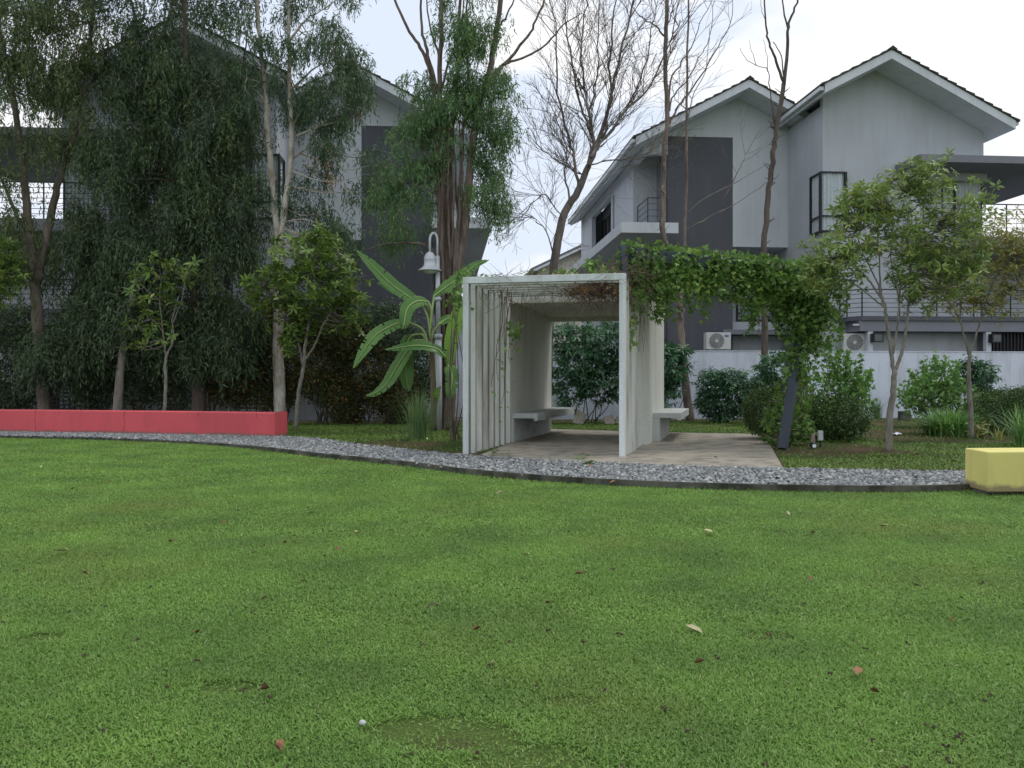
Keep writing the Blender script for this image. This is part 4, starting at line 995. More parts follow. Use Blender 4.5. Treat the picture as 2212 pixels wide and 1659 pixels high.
mb = MB()
s0 = limb(mb, [P(1180, 912, Z), P(1184, 760, Z), P(1194, 600, Z), P(1214, 474, Z), P(1249, 412, Z), P(1272, 357, Z)], 0.15, 0.085, 9, 5, 0.01)
limbs = [([(1272, 357), (1280, 300), (1272, 240), (1262, 190)], .07, .03), ([(1272, 357), (1298, 290), (1310, 240), (1335, 140), (1360, 40), (1380, -60)], .06, .02),
         ([(1276, 340), (1300, 310), (1350, 240), (1400, 190), (1440, 110), (1470, 40)], .05, .015), ([(1249, 412), (1240, 340), (1225, 290), (1205, 200), (1200, 80), (1180, -40)], .045, .012),
         ([(1280, 290), (1255, 230), (1240, 150), (1225, 60), (1215, -40)], .04, .012), ([(1262, 190), (1255, 110), (1262, 30), (1270, -60)], .03, .012), ([(1300, 300), (1320, 215), (1318, 120), (1330, 20), (1340, -60)], .04, .012),
         ([(1262, 380), (1240, 370), (1195, 340), (1160, 310), (1150, 270)], .025, .008), ([(1214, 474), (1195, 440), (1175, 420), (1150, 440), (1130, 470)], .02, .006), ([(1230, 440), (1220, 380), (1222, 320), (1205, 260), (1180, 200)], .03, .008),
         ([(1272, 357), (1320, 345), (1370, 345), (1420, 320)], .02, .006), ([(1200, 560), (1180, 500), (1150, 470), (1120, 480)], .02, .006), ([(1272, 240), (1290, 170), (1290, 80), (1300, -30)], .03, .01), ([(1350, 240), (1390, 150), (1410, 60), (1425, -30)], .028, .008)]
for pts, r0, r1 in limbs:
    s = limb(mb, [P(a, b, Z + rnd.uniform(-.35, .35)) for a, b in pts], r0, r1, 6, 4, 0.025)
    m = len(s)
    for k in range(int(9 + m * 0.7)):
        i = rnd.randint(2, m - 2); d = (s[i + 1] - s[i]).normalized(); o = Vector((rnd.choice((-1, 1)) * rnd.uniform(.5, 1), rnd.gauss(0, .5), rnd.gauss(0.1, .3))).normalized()
        twigs_grow(mb, s[i], d * 0.9 + o * 0.55, rnd.uniform(0.7, 1.9), max(0.008, r0 * 0.28), 2, 5, 0.12, 0.15, 3)
mb.build('trunk', m_bark('bark_bare', (0.12, 0.10, 0.09), (0.24, 0.205, 0.18)), t, True)
lv = Leaves(); c = blobs_pts([(1165, 400, 40, 90, .5, 1), (1180, 230, 50, 80, .5, .6), (1110, 480, 20, 60, .4, .5)], 26, Z); weeping(lv, c, 1, 0.1, 0.3, 2, 0.09, 0.02); lv.build('withered_leaves', DIA, leaf_brown, t)

Z = 24.4; t = tree('dead_tree', (P(1487, 905, Z).x, Z, 0.06), 'dead eucalyptus with peeling trunk and second slim stem above the vines')
mb = MB()
limb(mb, [P(1492, 912, Z), P(1484, 860, Z), P(1474, 770, Z), P(1469, 690, Z), P(1466, 640, Z)], 0.135, 0.10, 10, 5, 0.008)
limb(mb, [P(1466, 645, Z), P(1452, 590, Z), P(1434, 520, Z), P(1432, 440, Z), P(1434, 360, Z), P(1441, 250, Z), P(1437, 130, Z), P(1441, 10, Z), P(1446, -150, Z)], 0.095, 0.05, 9, 5, 0.012)
limb(mb, [P(1468, 640, Z), P(1476, 580, Z), P(1480, 500, Z), P(1482, 400, Z), P(1483, 270, Z), P(1485, 140, Z), P(1488, 0, Z), P(1490, -120, Z)], 0.06, 0.02, 8, 5, 0.01)
for pts, r in (([(1444, 250), (1449, 176), (1470, 135), (1491, 105), (1515, 50), (1540, -10)], .03), ([(1446, 270), (1460, 235), (1485, 205), (1513, 166), (1550, 100), (1577, 49), (1584, -20)], .034),
               ([(1446, 240), (1456, 205), (1486, 171), (1510, 125), (1533, 81), (1547, -10)], .026), ([(1438, 80), (1415, 55), (1393, 42), (1370, 20), (1345, -15)], .028), ([(1438, 60), (1455, 20), (1475, -40)], .02),
               ([(1438, 160), (1450, 100), (1460, 40), (1470, -40)], .018), ([(1483, 497), (1530, 470), (1583, 443), (1640, 405), (1686, 376)], .02), ([(1484, 462), (1520, 430), (1580, 398), (1654, 356)], .02), ([(1563, 428), (1600, 360), (1615, 325), (1647, 271)], .014),
               ([(1484, 260), (1500, 200), (1525, 150), (1535, 60)], .015), ([(1483, 240), (1460, 215), (1450, 180)], .012), ([(1441, 300), (1400, 330), (1350, 360), (1300, 395)], .013)):
    s = limb(mb, [P(a, b, Z + 0.0) for a, b in pts], r, 0.007, 6, 4, 0.02); m = len(s)
    if pts[0][1] < 430:
        for k in range(5):
            i = rnd.randint(2, m - 2); d = (s[i + 1] - s[i]).normalized(); twigs_grow(mb, s[i], d + Vector((rnd.choice((-.8, .8)), rnd.gauss(0, .4), 0)), rnd.uniform(0.5, 1.4), 0.008, 1, 4, 0.1, 0.15, 3)
for i in range(26):
    y = rnd.uniform(-20, 500); x = np.interp(y, [0, 250, 440, 520], [1441, 1441, 1432, 1434]); q = P(x, y, Z); twigs_grow(mb, q, (rnd.choice((-1, 1)), rnd.gauss(0, .5), 0.3), rnd.uniform(.1, .9), 0.008, 1 if rnd.random() < .5 else 0, 4, 0.1, 0.2, 2)
mb.build('trunk', bark_dead, t, True)
# curls of peeling bark
for (x, y) in ((1432, 400), (1430, 470), (1440, 520), (1470, 655), (1463, 665), (1474, 662), (1468, 668), (1434, 350), (1466, 650)):
    mb = MB(); q = P(x, y, Z - 0.1); mb.tube([q, q + Vector((rnd.uniform(-.06, .06), -0.05, -.12)), q + Vector((rnd.uniform(-.12, .12), -0.07, -.26)), q + Vector((rnd.uniform(-.1, .1), -0.04, -.36))], [0.03, 0.045, 0.03, 0.008], 5); mb.build('peeling_bark', bark_dead, t)

Z = 24.6; t = tree('dead_tree', (P(1650, 905, Z).x, Z, 0.06), 'dead dark trunk with stubs standing in front of the hanging white bay')
mb = MB()
s = limb(mb, [P(1650, 905, Z), P(1652, 790, Z), P(1652, 680, Z), P(1649, 580, Z), P(1650, 530, Z), P(1662, 406, Z), P(1668, 350, Z), P(1675, 294, Z), P(1686, 233, Z), P(1693, 180, Z)], 0.10, 0.062, 9, 5, 0.014)
limb(mb, [P(1693, 185, Z), P(1701, 98, Z), P(1704, 50, Z), P(1722, 5, Z), P(1735, -80, Z)], 0.055, 0.018, 7, 5, 0.012)
limb(mb, [P(1703, 65, Z), P(1692, 20, Z), P(1686, -60, Z)], 0.03, 0.012, 6, 4, 0.01)
limb(mb, [P(1693, 178, Z), P(1674, 125, Z), P(1660, 85, Z), P(1654, 42, Z), P(1652, -60, Z)], 0.042, 0.018, 7, 5, 0.012)
limb(mb, [P(1693, 165, Z), P(1688, 120, Z), P(1670, 90, Z)], 0.02, 0.012, 6, 4, 0.01)
limb(mb, [P(1675, 280, Z), P(1668, 230, Z), P(1662, 180, Z), P(1658, 150, Z), P(1634, 142, Z), P(1610, 125, Z), P(1599, 103, Z)], 0.02, 0.006, 5, 4, 0.01)
limb(mb, [P(1658, 155, Z), P(1656, 120, Z), P(1650, 85, Z)], 0.012, 0.005, 5, 4, 0.01); limb(mb, [P(1634, 142, Z), P(1624, 110, Z), P(1618, 88, Z)], 0.01, 0.005, 5, 4, 0.01)
limb(mb, [P(1653, 42, Z), P(1645, 20, Z), P(1640, -10, Z)], 0.01, 0.005, 5, 4, 0.01)
for i in range(34):
    a = s[rnd.randint(14, len(s) - 1)]; twigs_grow(mb, a, (rnd.choice((-1, 1)), rnd.gauss(0, .4), 0.6), rnd.uniform(.12, .3), 0.018, 0, 3, 0.1, 0.1, 0)
mb.build('trunk', bark_dark, t, True)

# --- small leafy trees built from rosettes of broad leaves
def rosette_tree(name, label, Z, trunk_limbs, blobs, n, k, L, W, mat, bark, r_leafbase=0.5, group=None, shell=0.55, elev=0.2, droop=0.15, tw=1.0, per=3, spread=.09, cat='tree'):
    b0 = trunk_limbs[0][0][0]; base = P(*b0[:2], Z); t = tree(name, (base.x, base.y, 0.06), label, group, cat)
    mb = MB(); sk = []
    for pts, r0, r1 in trunk_limbs: sk += limb(mb, [P(p[0], p[1], Z + (p[2] if len(p) > 2 else 0)) for p in pts], r0, r1, 8, 6, 0.006)
    cen = blobs_pts(blobs, n, Z, shell)
    for c in cen[::1]:
        if rnd.random() < tw: v = Vector(c); q = nearest_on(sk, v); twig(mb, q, v, 0.012, 0.004, 0.1, 4, 3)
    mb.build('trunk', bark, t, True)
    c2 = np.repeat(cen, per, axis=0) + rng.normal(size=(len(cen) * per, 3)) * spread
    ax = rng.normal(size=(len(c2), 3)) * 0.5; ax[:, 2] += 0.9
    lv = Leaves(); rosettes(lv, c2, ax, k, L, W, elev, droop); lv.build('crown', OVAL, mat, t)
    return t
rosette_tree('round_tree', 'round leafy tree with grey forked trunk beside the red wall end', 20.2,
    [([(638, 928), (644, 860), (655, 790), (660, 740), (668, 690)], .055, .032), ([(655, 790), (645, 745), (625, 690), (600, 640)], .03, .015), ([(657, 780), (680, 745), (705, 690), (740, 640)], .03, .015), ([(664, 710), (672, 640), (668, 570)], .025, .012), ([(668, 690), (720, 600), (750, 560)], .018, .008), ([(640, 720), (590, 650), (570, 620)], .016, .008)],
    [(640, 560, 60, 45, .75, 1.6), (700, 565, 60, 50, .8, 1.6), (590, 620, 62, 45, .7, 1.5), (670, 630, 80, 55, .9, 2.2), (750, 610, 55, 50, .7, 1.5), (700, 680, 70, 50, .7, 1.4), (620, 690, 55, 50, .6, 1.0), (640, 740, 30, 30, .3, .35), (770, 660, 35, 35, .4, .5), (690, 525, 35, 20, .4, .5), (560, 655, 30, 25, .4, .4)],
    300, 8, 0.19, 0.062, leaf_broad, bark_pale, per=2, spread=.10)
rosette_tree('young_tree', 'slender young tree with big pale leaf whorls behind the red wall', 19.9,
    [([(355, 900), (358, 830), (357, 790), (362, 760)], .045, .03), ([(358, 770), (375, 730), (372, 690), (385, 640)], .022, .012), ([(358, 770), (350, 700), (345, 640), (350, 600)], .02, .01), ([(372, 700), (392, 650), (400, 600)], .014, .008), ([(352, 720), (330, 690), (300, 700), (280, 715)], .014, .007), ([(346, 650), (315, 625), (295, 600)], .012, .006)],
    [(350, 580, 45, 28, .4, 1.4), (400, 600, 32, 25, .35, .8), (300, 600, 25, 14, .3, .4), (330, 640, 38, 28, .4, 1.2), (385, 640, 28, 24, .35, .7), (330, 690, 30, 25, .35, .7), (290, 710, 28, 16, .3, .5), (300, 745, 25, 12, .25, .3), (360, 720, 28, 30, .3, .6), (385, 560, 30, 12, .3, .4)],
    66, 8, 0.20, 0.062, leaf_broad, bark_pale, per=1, shell=.2)
rosette_tree('round_tree', 'leafy light green tree cut by the left edge of the picture', 20.5,
    [([(-60, 910), (-58, 800), (-50, 700), (-45, 600)], .05, .03), ([(-50, 690), (-20, 620), (5, 580)], .02, .01)],
    [(-30, 560, 60, 50, .8, 2), (0, 600, 42, 42, .6, 1.4), (-60, 620, 70, 60, .8, 2), (15, 560, 22, 40, .4, .6)], 130, 8, 0.15, 0.045, leaf_broad, bark_pale, per=3, spread=.1)
rosette_tree('crown_tree', 'small olive crowned tree with pale forked trunk on the right lawn', 13.9,
    [([(1919, 978), (1923, 900), (1930, 845), (1932, 800)], .062, .043), ([(1932, 812), (1924, 750), (1916, 690), (1908, 650), (1898, 620)], .035, .022), ([(1932, 805), (1948, 765), (1956, 720), (1961, 680), (1966, 620), (1968, 560)], .03, .016), ([(1928, 765), (1936, 720), (1942, 660), (1945, 600)], .022, .012),
     ([(1910, 655), (1880, 610), (1850, 580), (1800, 560)], .018, .008), ([(1912, 665), (1880, 640), (1840, 610), (1790, 585)], .015, .007), ([(1905, 645), (1900, 580), (1895, 500)], .018, .008), ([(1966, 620), (2000, 540), (2030, 480)], .014, .007), ([(1966, 600), (1960, 500), (1965, 420)], .014, .007), ([(1943, 650), (1925, 560), (1930, 460)], .013, .006), ([(1905, 630), (1870, 560), (1850, 500)], .013, .006)],
    [(1985, 385, 50, 38, .5, 1.0), (1930, 430, 80, 45, .7, 1.8), (1860, 440, 45, 40, .5, .8), (2040, 440, 70, 55, .7, 1.7), (1860, 510, 70, 50, .7, 1.4), (1960, 520, 90, 50, .8, 2.0), (2060, 530, 70, 60, .7, 1.8), (1790, 550, 45, 38, .45, .8), (1830, 590, 60, 30, .5, .6), (2000, 600, 80, 40, .6, 1.2), (2080, 600, 45, 35, .5, .7), (1770, 600, 30, 45, .35, .7), (2110, 470, 30, 40, .4, .5), (1990, 640, 40, 25, .4, .3)],
    400, 7, 0.125, 0.038, leaf_crown, bark_pale, per=3, spread=.085, shell=.3)
rosette_tree('thin_tree', 'thin yellowish tree with slender forked trunk at the right edge', 16.8,
    [([(2098, 950), (2096, 880), (2092, 810), (2094, 765)], .052, .034), ([(2094, 770), (2082, 720), (2070, 685), (2052, 655), (2020, 640)], .025, .01), ([(2094, 768), (2112, 715), (2119, 680), (2121, 600), (2123, 540)], .025, .01), ([(2119, 680), (2150, 600), (2180, 560)], .014, .007), ([(2074, 690), (2075, 620), (2070, 560)], .014, .007), ([(2120, 640), (2170, 630), (2200, 590)], .012, .006)],
    [(2130, 510, 60, 25, .5, 1.2), (2190, 540, 50, 30, .5, 1.1), (2160, 590, 55, 30, .5, .9), (2060, 570, 40, 40, .5, .8), (2085, 640, 60, 28, .5, .9), (2190, 620, 40, 30, .4, .6), (2130, 660, 50, 25, .4, .5), (2230, 520, 50, 60, .6, 1.2), (2030, 620, 30, 25, .4, .4)],
    250, 6, 0.115, 0.034, leaf_yellowish, bark_pale, per=3, spread=.10, shell=.2)

# ================================================================ BANANA PLANT
Z = 18.8
bn = empty('banana_plant', (P(936, 925, Z).x, Z, 0.06), 'banana plant with broad arching leaves between lamp and shelter', 'plant')
stem_m = m_bark('banana_stem', (0.12, 0.15, 0.06), (0.15, 0.115, 0.075), 3)
mb = MB(); limb(mb, [P(936, 930, Z), P(937, 860, Z), P(934, 780, Z), P(930, 715, Z), P(929, 660, Z)], 0.085, 0.028, 10, 5, 0.004); mb.build('stem', stem_m, bn, True)
mb = MB(); limb(mb, [P(968, 930, Z + .2), P(970, 860, Z + .2), P(968, 790, Z + .2)], 0.06, 0.03, 10, 5, 0.004); mb.build('stem', stem_m, bn, True)
mid_m = m_plain('banana_midrib', (0.26, 0.36, 0.13), 0.5)
ban_y = m_leaf('banana_yellow', (0.20, 0.36, 0.07), (0.24, 0.42, 0.09), None, 0.9, 0.45, 0.35)
def banana_leaf(pts, width, fold, roll, petiole, mat, seed):
    """pts: midrib from petiole end to tip (dx,dy,dz); roll tilts the blade"""
    r = random.Random(seed); mid = spline([P(a, b, Z + c) for a, b, c in pts], 14); n = len(mid); V_ = []; F_ = []
    for i, p in enumerate(mid):
        t = i / (n - 1); width_ = 0.9 * width; d = (mid[min(i + 1, n - 1)] - mid[max(0, i - 1)]).normalized()
        wv = width_ * (math.sin(math.pi * min(1, t ** 0.75 * 0.97 + 0.03)) ** 0.55) * (1 if t < .6 else 1 - 0.25 * ((t - .6) / .4))
        if i == n - 1: wv = 0.01
        side = d.cross(Vector((0.15, -1.0, 0.55))).normalized(); side.rotate(Matrix.Rotation(roll * 0.35, 3, d).to_quaternion()); up = side.cross(d).normalized()
        for s_, a_ in ((-1, 1.0), (-1, 0.5), (0, 0), (1, 0.5), (1, 1.0)):
            ww = wv * 0.5 * a_ * (1 + r.uniform(-0.07, 0.07) * (a_ == 1)); q = p + side * (s_ * ww) + up * (abs(ww) * (fold + .22) - (a_ == 1) * abs(ww) * 0.22) + Vector((0, -0.016 * (i % 2) * (a_ > 0), r.uniform(-.006, .006)))
            V_.append(q)
    for i in range(n - 1):
        for j in range(4):
            if j in (0, 3) and r.random() < 0.05: continue
            F_.append((i * 5 + j, i * 5 + j + 1, (i + 1) * 5 + j + 1, (i + 1) * 5 + j))
    mb = MB(); mb.add(V_, F_); lf = mb.build('leaf', mat, bn, True)
    mb = MB(); s = spline([P(a, b, Z + c) for a, b, c in petiole], 6) + mid[1:]; m = len(s)
    mb.tube([q + Vector((0, -0.02, 0.006)) for q in s], [0.030 - 0.023 * i / (m - 1) for i in range(m)], 6); mb.build('midrib', mid_m, lf, True)
banana_leaf([(906, 655, 0), (880, 640, -.1), (840, 610, -.2), (800, 570, -.3), (770, 541, -.35)], 0.40, 0.15, 0.5, [(930, 730, 0), (925, 690, 0), (915, 665, 0), (906, 655, 0)], leaf_banana, 1)
banana_leaf([(925, 652, 0), (900, 652, -.25), (880, 668, -.45), (873, 700, -.6), (868, 712, -.62)], 0.34, 0.1, -0.4, [(931, 700, 0), (932, 670, 0), (925, 652, 0)], leaf_banana, 2)
banana_leaf([(872, 695, -.1), (845, 705, -.2), (812, 725, -.3), (785, 760, -.4), (763, 796, -.45)], 0.40, 0.1, 0.7, [(928, 760, 0), (915, 715, 0), (890, 700, -.05), (872, 695, -.1)], leaf_banana, 3)
banana_leaf([(962, 770, -.2), (940, 753, -.3), (900, 747, -.4), (860, 752, -.45), (832, 756, -.5)], 0.30, 0.1, 0.6, [(968, 800, .1), (966, 785, 0), (962, 770, -.2)], leaf_banana, 4)
banana_leaf([(970, 790, .1), (972, 745, .05), (982, 700, 0), (992, 660, 0), (996, 645, 0)], 0.38, 0.2, 1.3, [(968, 830, .2), (969, 810, .15), (970, 790, .1)], ban_y, 5)
banana_leaf([(968, 790, 0), (974, 800, -.2), (977, 820, -.3), (973, 850, -.35), (970, 862, -.35)], 0.33, 0.1, 0.2, [(968, 820, .15), (966, 800, .1), (968, 790, 0)], leaf_banana, 6)
banana_leaf([(938, 640, .1), (965, 620, .2), (1000, 595, .3), (1030, 572, .4), (1056, 562, .45)], 0.34, 0.15, -0.5, [(929, 720, 0), (932, 680, 0), (938, 640, .1)], leaf_banana, 7)
banana_leaf([(900, 735, .3), (880, 760, .35), (860, 790, .4), (835, 830, .4), (810, 850, .4), (790, 855, .4)], 0.36, 0.1, 0.9, [(928, 770, 0), (920, 740, .1), (900, 735, .3)], leaf_banana, 8)
banana_leaf([(890, 725, .5), (880, 745, .55), (876, 790, .6), (880, 830, .6), (884, 845, .6)], 0.42, 0.1, 0.1, [(929, 760, 0), (915, 725, .2), (890, 725, .5)], leaf_banana, 9)
banana_leaf([(950, 700, -.05), (965, 690, .2), (980, 690, .4), (1000, 700, .5), (1010, 720, .55)], 0.3, 0.1, -0.5, [(930, 750, 0), (935, 720, 0), (950, 700, -.05)], leaf_banana, 10)
banana_leaf([(890, 640, .4), (870, 635, .45), (850, 625, .5), (830, 615, .5), (815, 612, .5)], 0.3, 0.1, 0.3, [(931, 690, 0), (920, 650, .2), (890, 640, .4)], leaf_banana, 11)
banana_leaf([(936, 880, .1), (938, 865, 0), (945, 845, -.05), (952, 835, -.05)], 0.2, 0.2, 1.2, [(936, 905, .1), (936, 890, .1), (936, 880, .1)], ban_y, 12)

# ================================================================ GRASSY CLUMPS
def grass_clump(name, label, base, n, h, w_, mat, spread=0.12, lean=0.35, group=None, cat='plant'):
    t = empty(name, base, label, cat, group); V_ = []; F_ = []
    for i in range(n):
        a = rnd.uniform(0, 6.28); r = abs(rnd.gauss(0, spread)); b = Vector((base[0] + r * math.cos(a), base[1] + r * math.sin(a), base[2] - 0.01)); a += rnd.gauss(0, .6)
        L = h * rnd.uniform(0.55, 1.1); ln = abs(rnd.gauss(0, lean)) + 0.05; o = Vector((math.cos(a), math.sin(a), 0)); s_ = Vector((-math.sin(a), math.cos(a), 0)) * w_ / 2
        k = len(V_)
        for j in range(5):
            u = j / 4; p = b + o * (L * ln * u ** 1.8) + Vector((0, 0, L * (u - 0.25 * ln * u ** 3))); q = s_ * (1 - u ** 2) ; V_ += [p - q, p + q]
        F_ += [(k + 2 * j, k + 2 * j + 1, k + 2 * j + 3, k + 2 * j + 2) for j in range(4)]
    mb = MB(); mb.add(V_, F_); mb.build('blades', mat, t)
    return t
lemon = m_leaf('leaf_lemongrass', (0.07, 0.14, 0.06), (0.13, 0.22, 0.09), (0.28, 0.28, 0.12), 0.92, 0.3)
b = G(905, 950, .055); grass_clump('grass_clump', 'tall lemongrass clump beside the banana plant', b, 330, 1.05, 0.011, lemon, 0.12, 0.33)
b = G(1893, 905, .055); grass_clump('grass_clump', 'small upright grass clump against the white wall on the right', b, 110, 0.75, 0.016, lemon, 0.10, 0.3)
b = G(2052, 940, .055); grass_clump('fern_clump', 'bright green fern like clump left of the thin yellowish tree', b, 1000, 0.62, 0.030, leaf_bright, 0.24, 1.1)
b = P(2190, 850, 22.5); grass_clump('grass_clump', 'grey green spiky grass behind the clipped hedge at the right edge', (b.x, b.y, 0.055), 160, 1.05, 0.018, lemon, 0.28, 0.3)
b = G(2153, 950, .055); grass_clump('spiky_plant', 'little yellow bladed plant on bare soil near the right edge', b, 12, 0.42, 0.03, leaf_yellowish, 0.05, 0.4)
b = G(2208, 965, .055); grass_clump('fern_clump', 'arching bright fern cut by the right edge beyond the yellow wall', b, 150, 0.8, 0.022, leaf_bright, 0.12, 0.8)

# ================================================================ SHRUBS
def shrub(name, label, Z, base, blobs, n, kind, mat, L, W, k=8, group=None, shell=0.5, per=1, spread=0.08, stems=10, elev=0.1, droop=0.35, tpl=OVAL, cat='shrub', bark=bark_dark):
    bp = Vector((P(base[0], base[1], Z).x, Z, 0.055)); t = empty(name, bp, label, cat, group)
    cen = blobs_pts(blobs, n, Z, shell); cen = cen[cen[:, 2] > 0.09]
    mb = MB()
    for i in rng.choice(len(cen), min(stems, len(cen)), replace=False):
        v = Vector(cen[i]); mb_b = bp + Vector((rnd.gauss(0, .12), rnd.gauss(0, .08), 0)); twig(mb, mb_b, v, 0.016, 0.005, 0.08, 5, 4)
    mb.build('stems', bark, t, True)
    lv = Leaves()
    if kind == 'rosette':
        c2 = np.repeat(cen, per, axis=0) + rng.normal(size=(len(cen) * per, 3)) * spread
        ax = rng.normal(size=(len(c2), 3)) * 0.45; ax[:, 2] += 0.9; rosettes(lv, c2, ax, k, L, W, elev, droop)
    else:
        c2 = np.repeat(cen, per, axis=0) + rng.normal(size=(len(cen) * per, 3)) * spread; d = rng.normal(size=(len(c2), 3)); d[:, 2] += 0.3 - droop
        lv.add(c2, d, L * rng.uniform(0.6, 1.2, len(c2)), W * rng.uniform(0.7, 1.2, len(c2)))
    lv.build('foliage', tpl, mat, t); return t
# umbrella shrubs near the shelter
shrub('umbrella_shrub', 'large umbrella leaved shrub seen through the shelter', 22.6, (1265, 915), [(1265, 760, 75, 65, .7, 3), (1240, 800, 60, 60, .6, 1.6), (1310, 740, 60, 50, .6, 1.6), (1215, 730, 30, 40, .4, .8), (1300, 830, 60, 40, .5, 1.2), (1225, 850, 30, 25, .4, .4), (1350, 800, 50, 70, .6, 1.5)], 430, 'rosette', leaf_umbrella, 0.19, 0.05, 8, 'umbrella shrubs', per=2, droop=.5)
shrub('umbrella_shrub', 'umbrella leaved shrub between the shelter wall and the peeling trunk', 22.9, (1430, 915), [(1440, 790, 42, 45, .5, 2), (1425, 840, 40, 45, .5, 1.6), (1465, 760, 28, 14, .3, .4)], 190, 'rosette', leaf_umbrella, 0.19, 0.05, 8, 'umbrella shrubs', per=2, droop=.5)
shrub('umbrella_shrub', 'low spreading umbrella shrub right of the peeling trunk', 23.0, (1560, 915), [(1530, 830, 35, 28, .4, 1), (1580, 825, 42, 28, .4, 1.3), (1560, 870, 62, 30, .5, 1.8), (1600, 860, 28, 30, .4, .6)], 260, 'rosette', leaf_umbrella, 0.17, 0.045, 8, 'umbrella shrubs', per=2, droop=.45)
shrub('umbrella_shrub', 'umbrella shrub half hidden behind the bright bush and thin tree', 21.5, (2090, 915), [(2105, 810, 40, 30, .4, 1), (2090, 850, 50, 40, .4, 1)], 130, 'rosette', leaf_umbrella, 0.17, 0.045, 8, 'umbrella shrubs', per=2, droop=.45)
shrub('umbrella_shrub', 'umbrella shrub behind the rounded bush left of the leaning post', 22.0, (1690, 915), [(1690, 800, 50, 40, .5, 1), (1650, 840, 40, 25, .4, .6)], 150, 'rosette', leaf_umbrella, 0.17, 0.045, 8, 'umbrella shrubs', per=2, droop=.45)
# rounded clipped bush and hedge
shrub('clipped_bush', 'rounded clipped dark green bush left of the leaning post', 16.6, (1665, 940), [(1665, 890, 56, 52, .55, 1), (1720, 900, 50, 50, .5, .7)], 2600, 'leaf', leaf_hedge, 0.06, 0.022, per=8, spread=.045, shell=.8, tpl=DIA)
shrub('clipped_hedge', 'long clipped dark hedge at the right edge behind the thin tree', 18.4, (2170, 940), [(2130, 892, 42, 46, .5, .8), (2175, 888, 50, 48, .6, 1.0), (2220, 888, 50, 50, .6, 1.1), (2270, 890, 60, 50, .6, 1.2)], 3600, 'leaf', leaf_hedge, 0.06, 0.022, per=8, spread=.05, shell=.75, tpl=DIA, cat='hedge')
# big cordate leaved bushes
shrub('leafy_bush', 'tall bright leaved bush right of the leaning post', 17.0, (1800, 950), [(1800, 900, 55, 45, .5, 1.6), (1800, 850, 60, 45, .5, 1.3), (1845, 830, 35, 40, .4, .7), (1820, 790, 30, 35, .4, .45), (1860, 870, 22, 30, .3, .3), (1790, 780, 25, 40, .3, .35)], 800, 'leaf', leaf_bright, 0.10, 0.075, per=2, spread=.06, shell=.4, tpl=IVY, droop=.5, stems=26)
shrub('leafy_bush', 'dark green base bush below the bright leaves by the post', 16.4, (1800, 958), [(1810, 905, 62, 44, .55, 1.5), (1770, 920, 40, 35, .4, .7)], 1300, 'leaf', leaf_hedge, 0.08, 0.028, per=6, spread=.07, shell=.5, tpl=DIA)
shrub('leafy_bush', 'bright green bush against the white wall near the thin tree', 21.0, (2020, 915), [(2010, 850, 60, 45, .6, 1.6), (2030, 810, 50, 30, .5, .9), (1980, 860, 35, 35, .4, .7), (2060, 860, 45, 45, .5, .9), (2020, 785, 14, 18, .3, .2)], 850, 'leaf', leaf_bright, 0.11, 0.075, per=2, spread=.08, shell=.3, tpl=IVY, droop=.5, stems=26)
# upright shoots of the bright bushes
for (bx, by, zz, tips, lab) in ((1830, 900, 16.9, [(1862, 765), (1828, 760), (1790, 755), (1880, 800), (1850, 830), (1805, 770)], 'arching leafy shoots rising over the bush by the post'), (2020, 880, 20.9, [(1990, 780), (2018, 765), (2045, 770), (1965, 800), (2070, 790)], 'pale leafy shoots on top of the bush near the thin tree')):
    t = empty('leafy_shoots', P(bx, by, zz), lab, 'plant'); mb = MB(); lv = Leaves()
    for tx, ty in tips:
        a = P(bx + (tx - bx) * .25, by, zz); b_ = P(tx, ty, zz - .2); s = spline([a, (a + b_) / 2 + Vector((0, 0, .08)), b_], 7); mb.tube(s, 0.006, 4)
        for q in s[3:]:
            for j in range(3):
                d = Vector((rnd.choice((-1, 1)) * rnd.uniform(.5, 1), rnd.gauss(0, .5), -.15)); lv.add([q + Vector((0, 0, rnd.uniform(-.04, .04)))], [d], 0.10 * rnd.uniform(.7, 1.2), 0.08)
    mb.build('stems', mid_m, t); lv.build('foliage', IVY, leaf_bright, t)
# rust tipped shrubs behind the left trees and dark undergrowth
rust = [(500, 800, 75, 60), (590, 800, 60, 70), (690, 790, 60, 60), (800, 800, 60, 70), (860, 850, 60, 45), (560, 720, 60, 40), (740, 730, 60, 50), (740, 850, 40, 30)]
names = ['rust tipped shrub left of the white barked trunk', 'rust tipped shrub behind the white barked trunk', 'rust tipped shrub behind the round tree trunk', 'rust tipped shrub behind the banana leaves', 'rust tipped shrub behind the lemongrass', 'tall rust tipped shrub above the red wall', 'tall rust tipped shrub right of the round tree', 'low rust tipped shrub against the pale wall']
for (x, y, rx, ry), nm in zip(rust, names):
    shrub('rusty_shrub', nm, 22.4, (x, 905), [(x, y, rx, ry, .5, 1), (x + 10, y + 45, rx * .8, ry * .6, .4, .6)], 600, 'leaf', leaf_rust, 0.11, 0.036, per=10, spread=.10, shell=.35, tpl=DIA, group='rust tipped shrubs', stems=8)
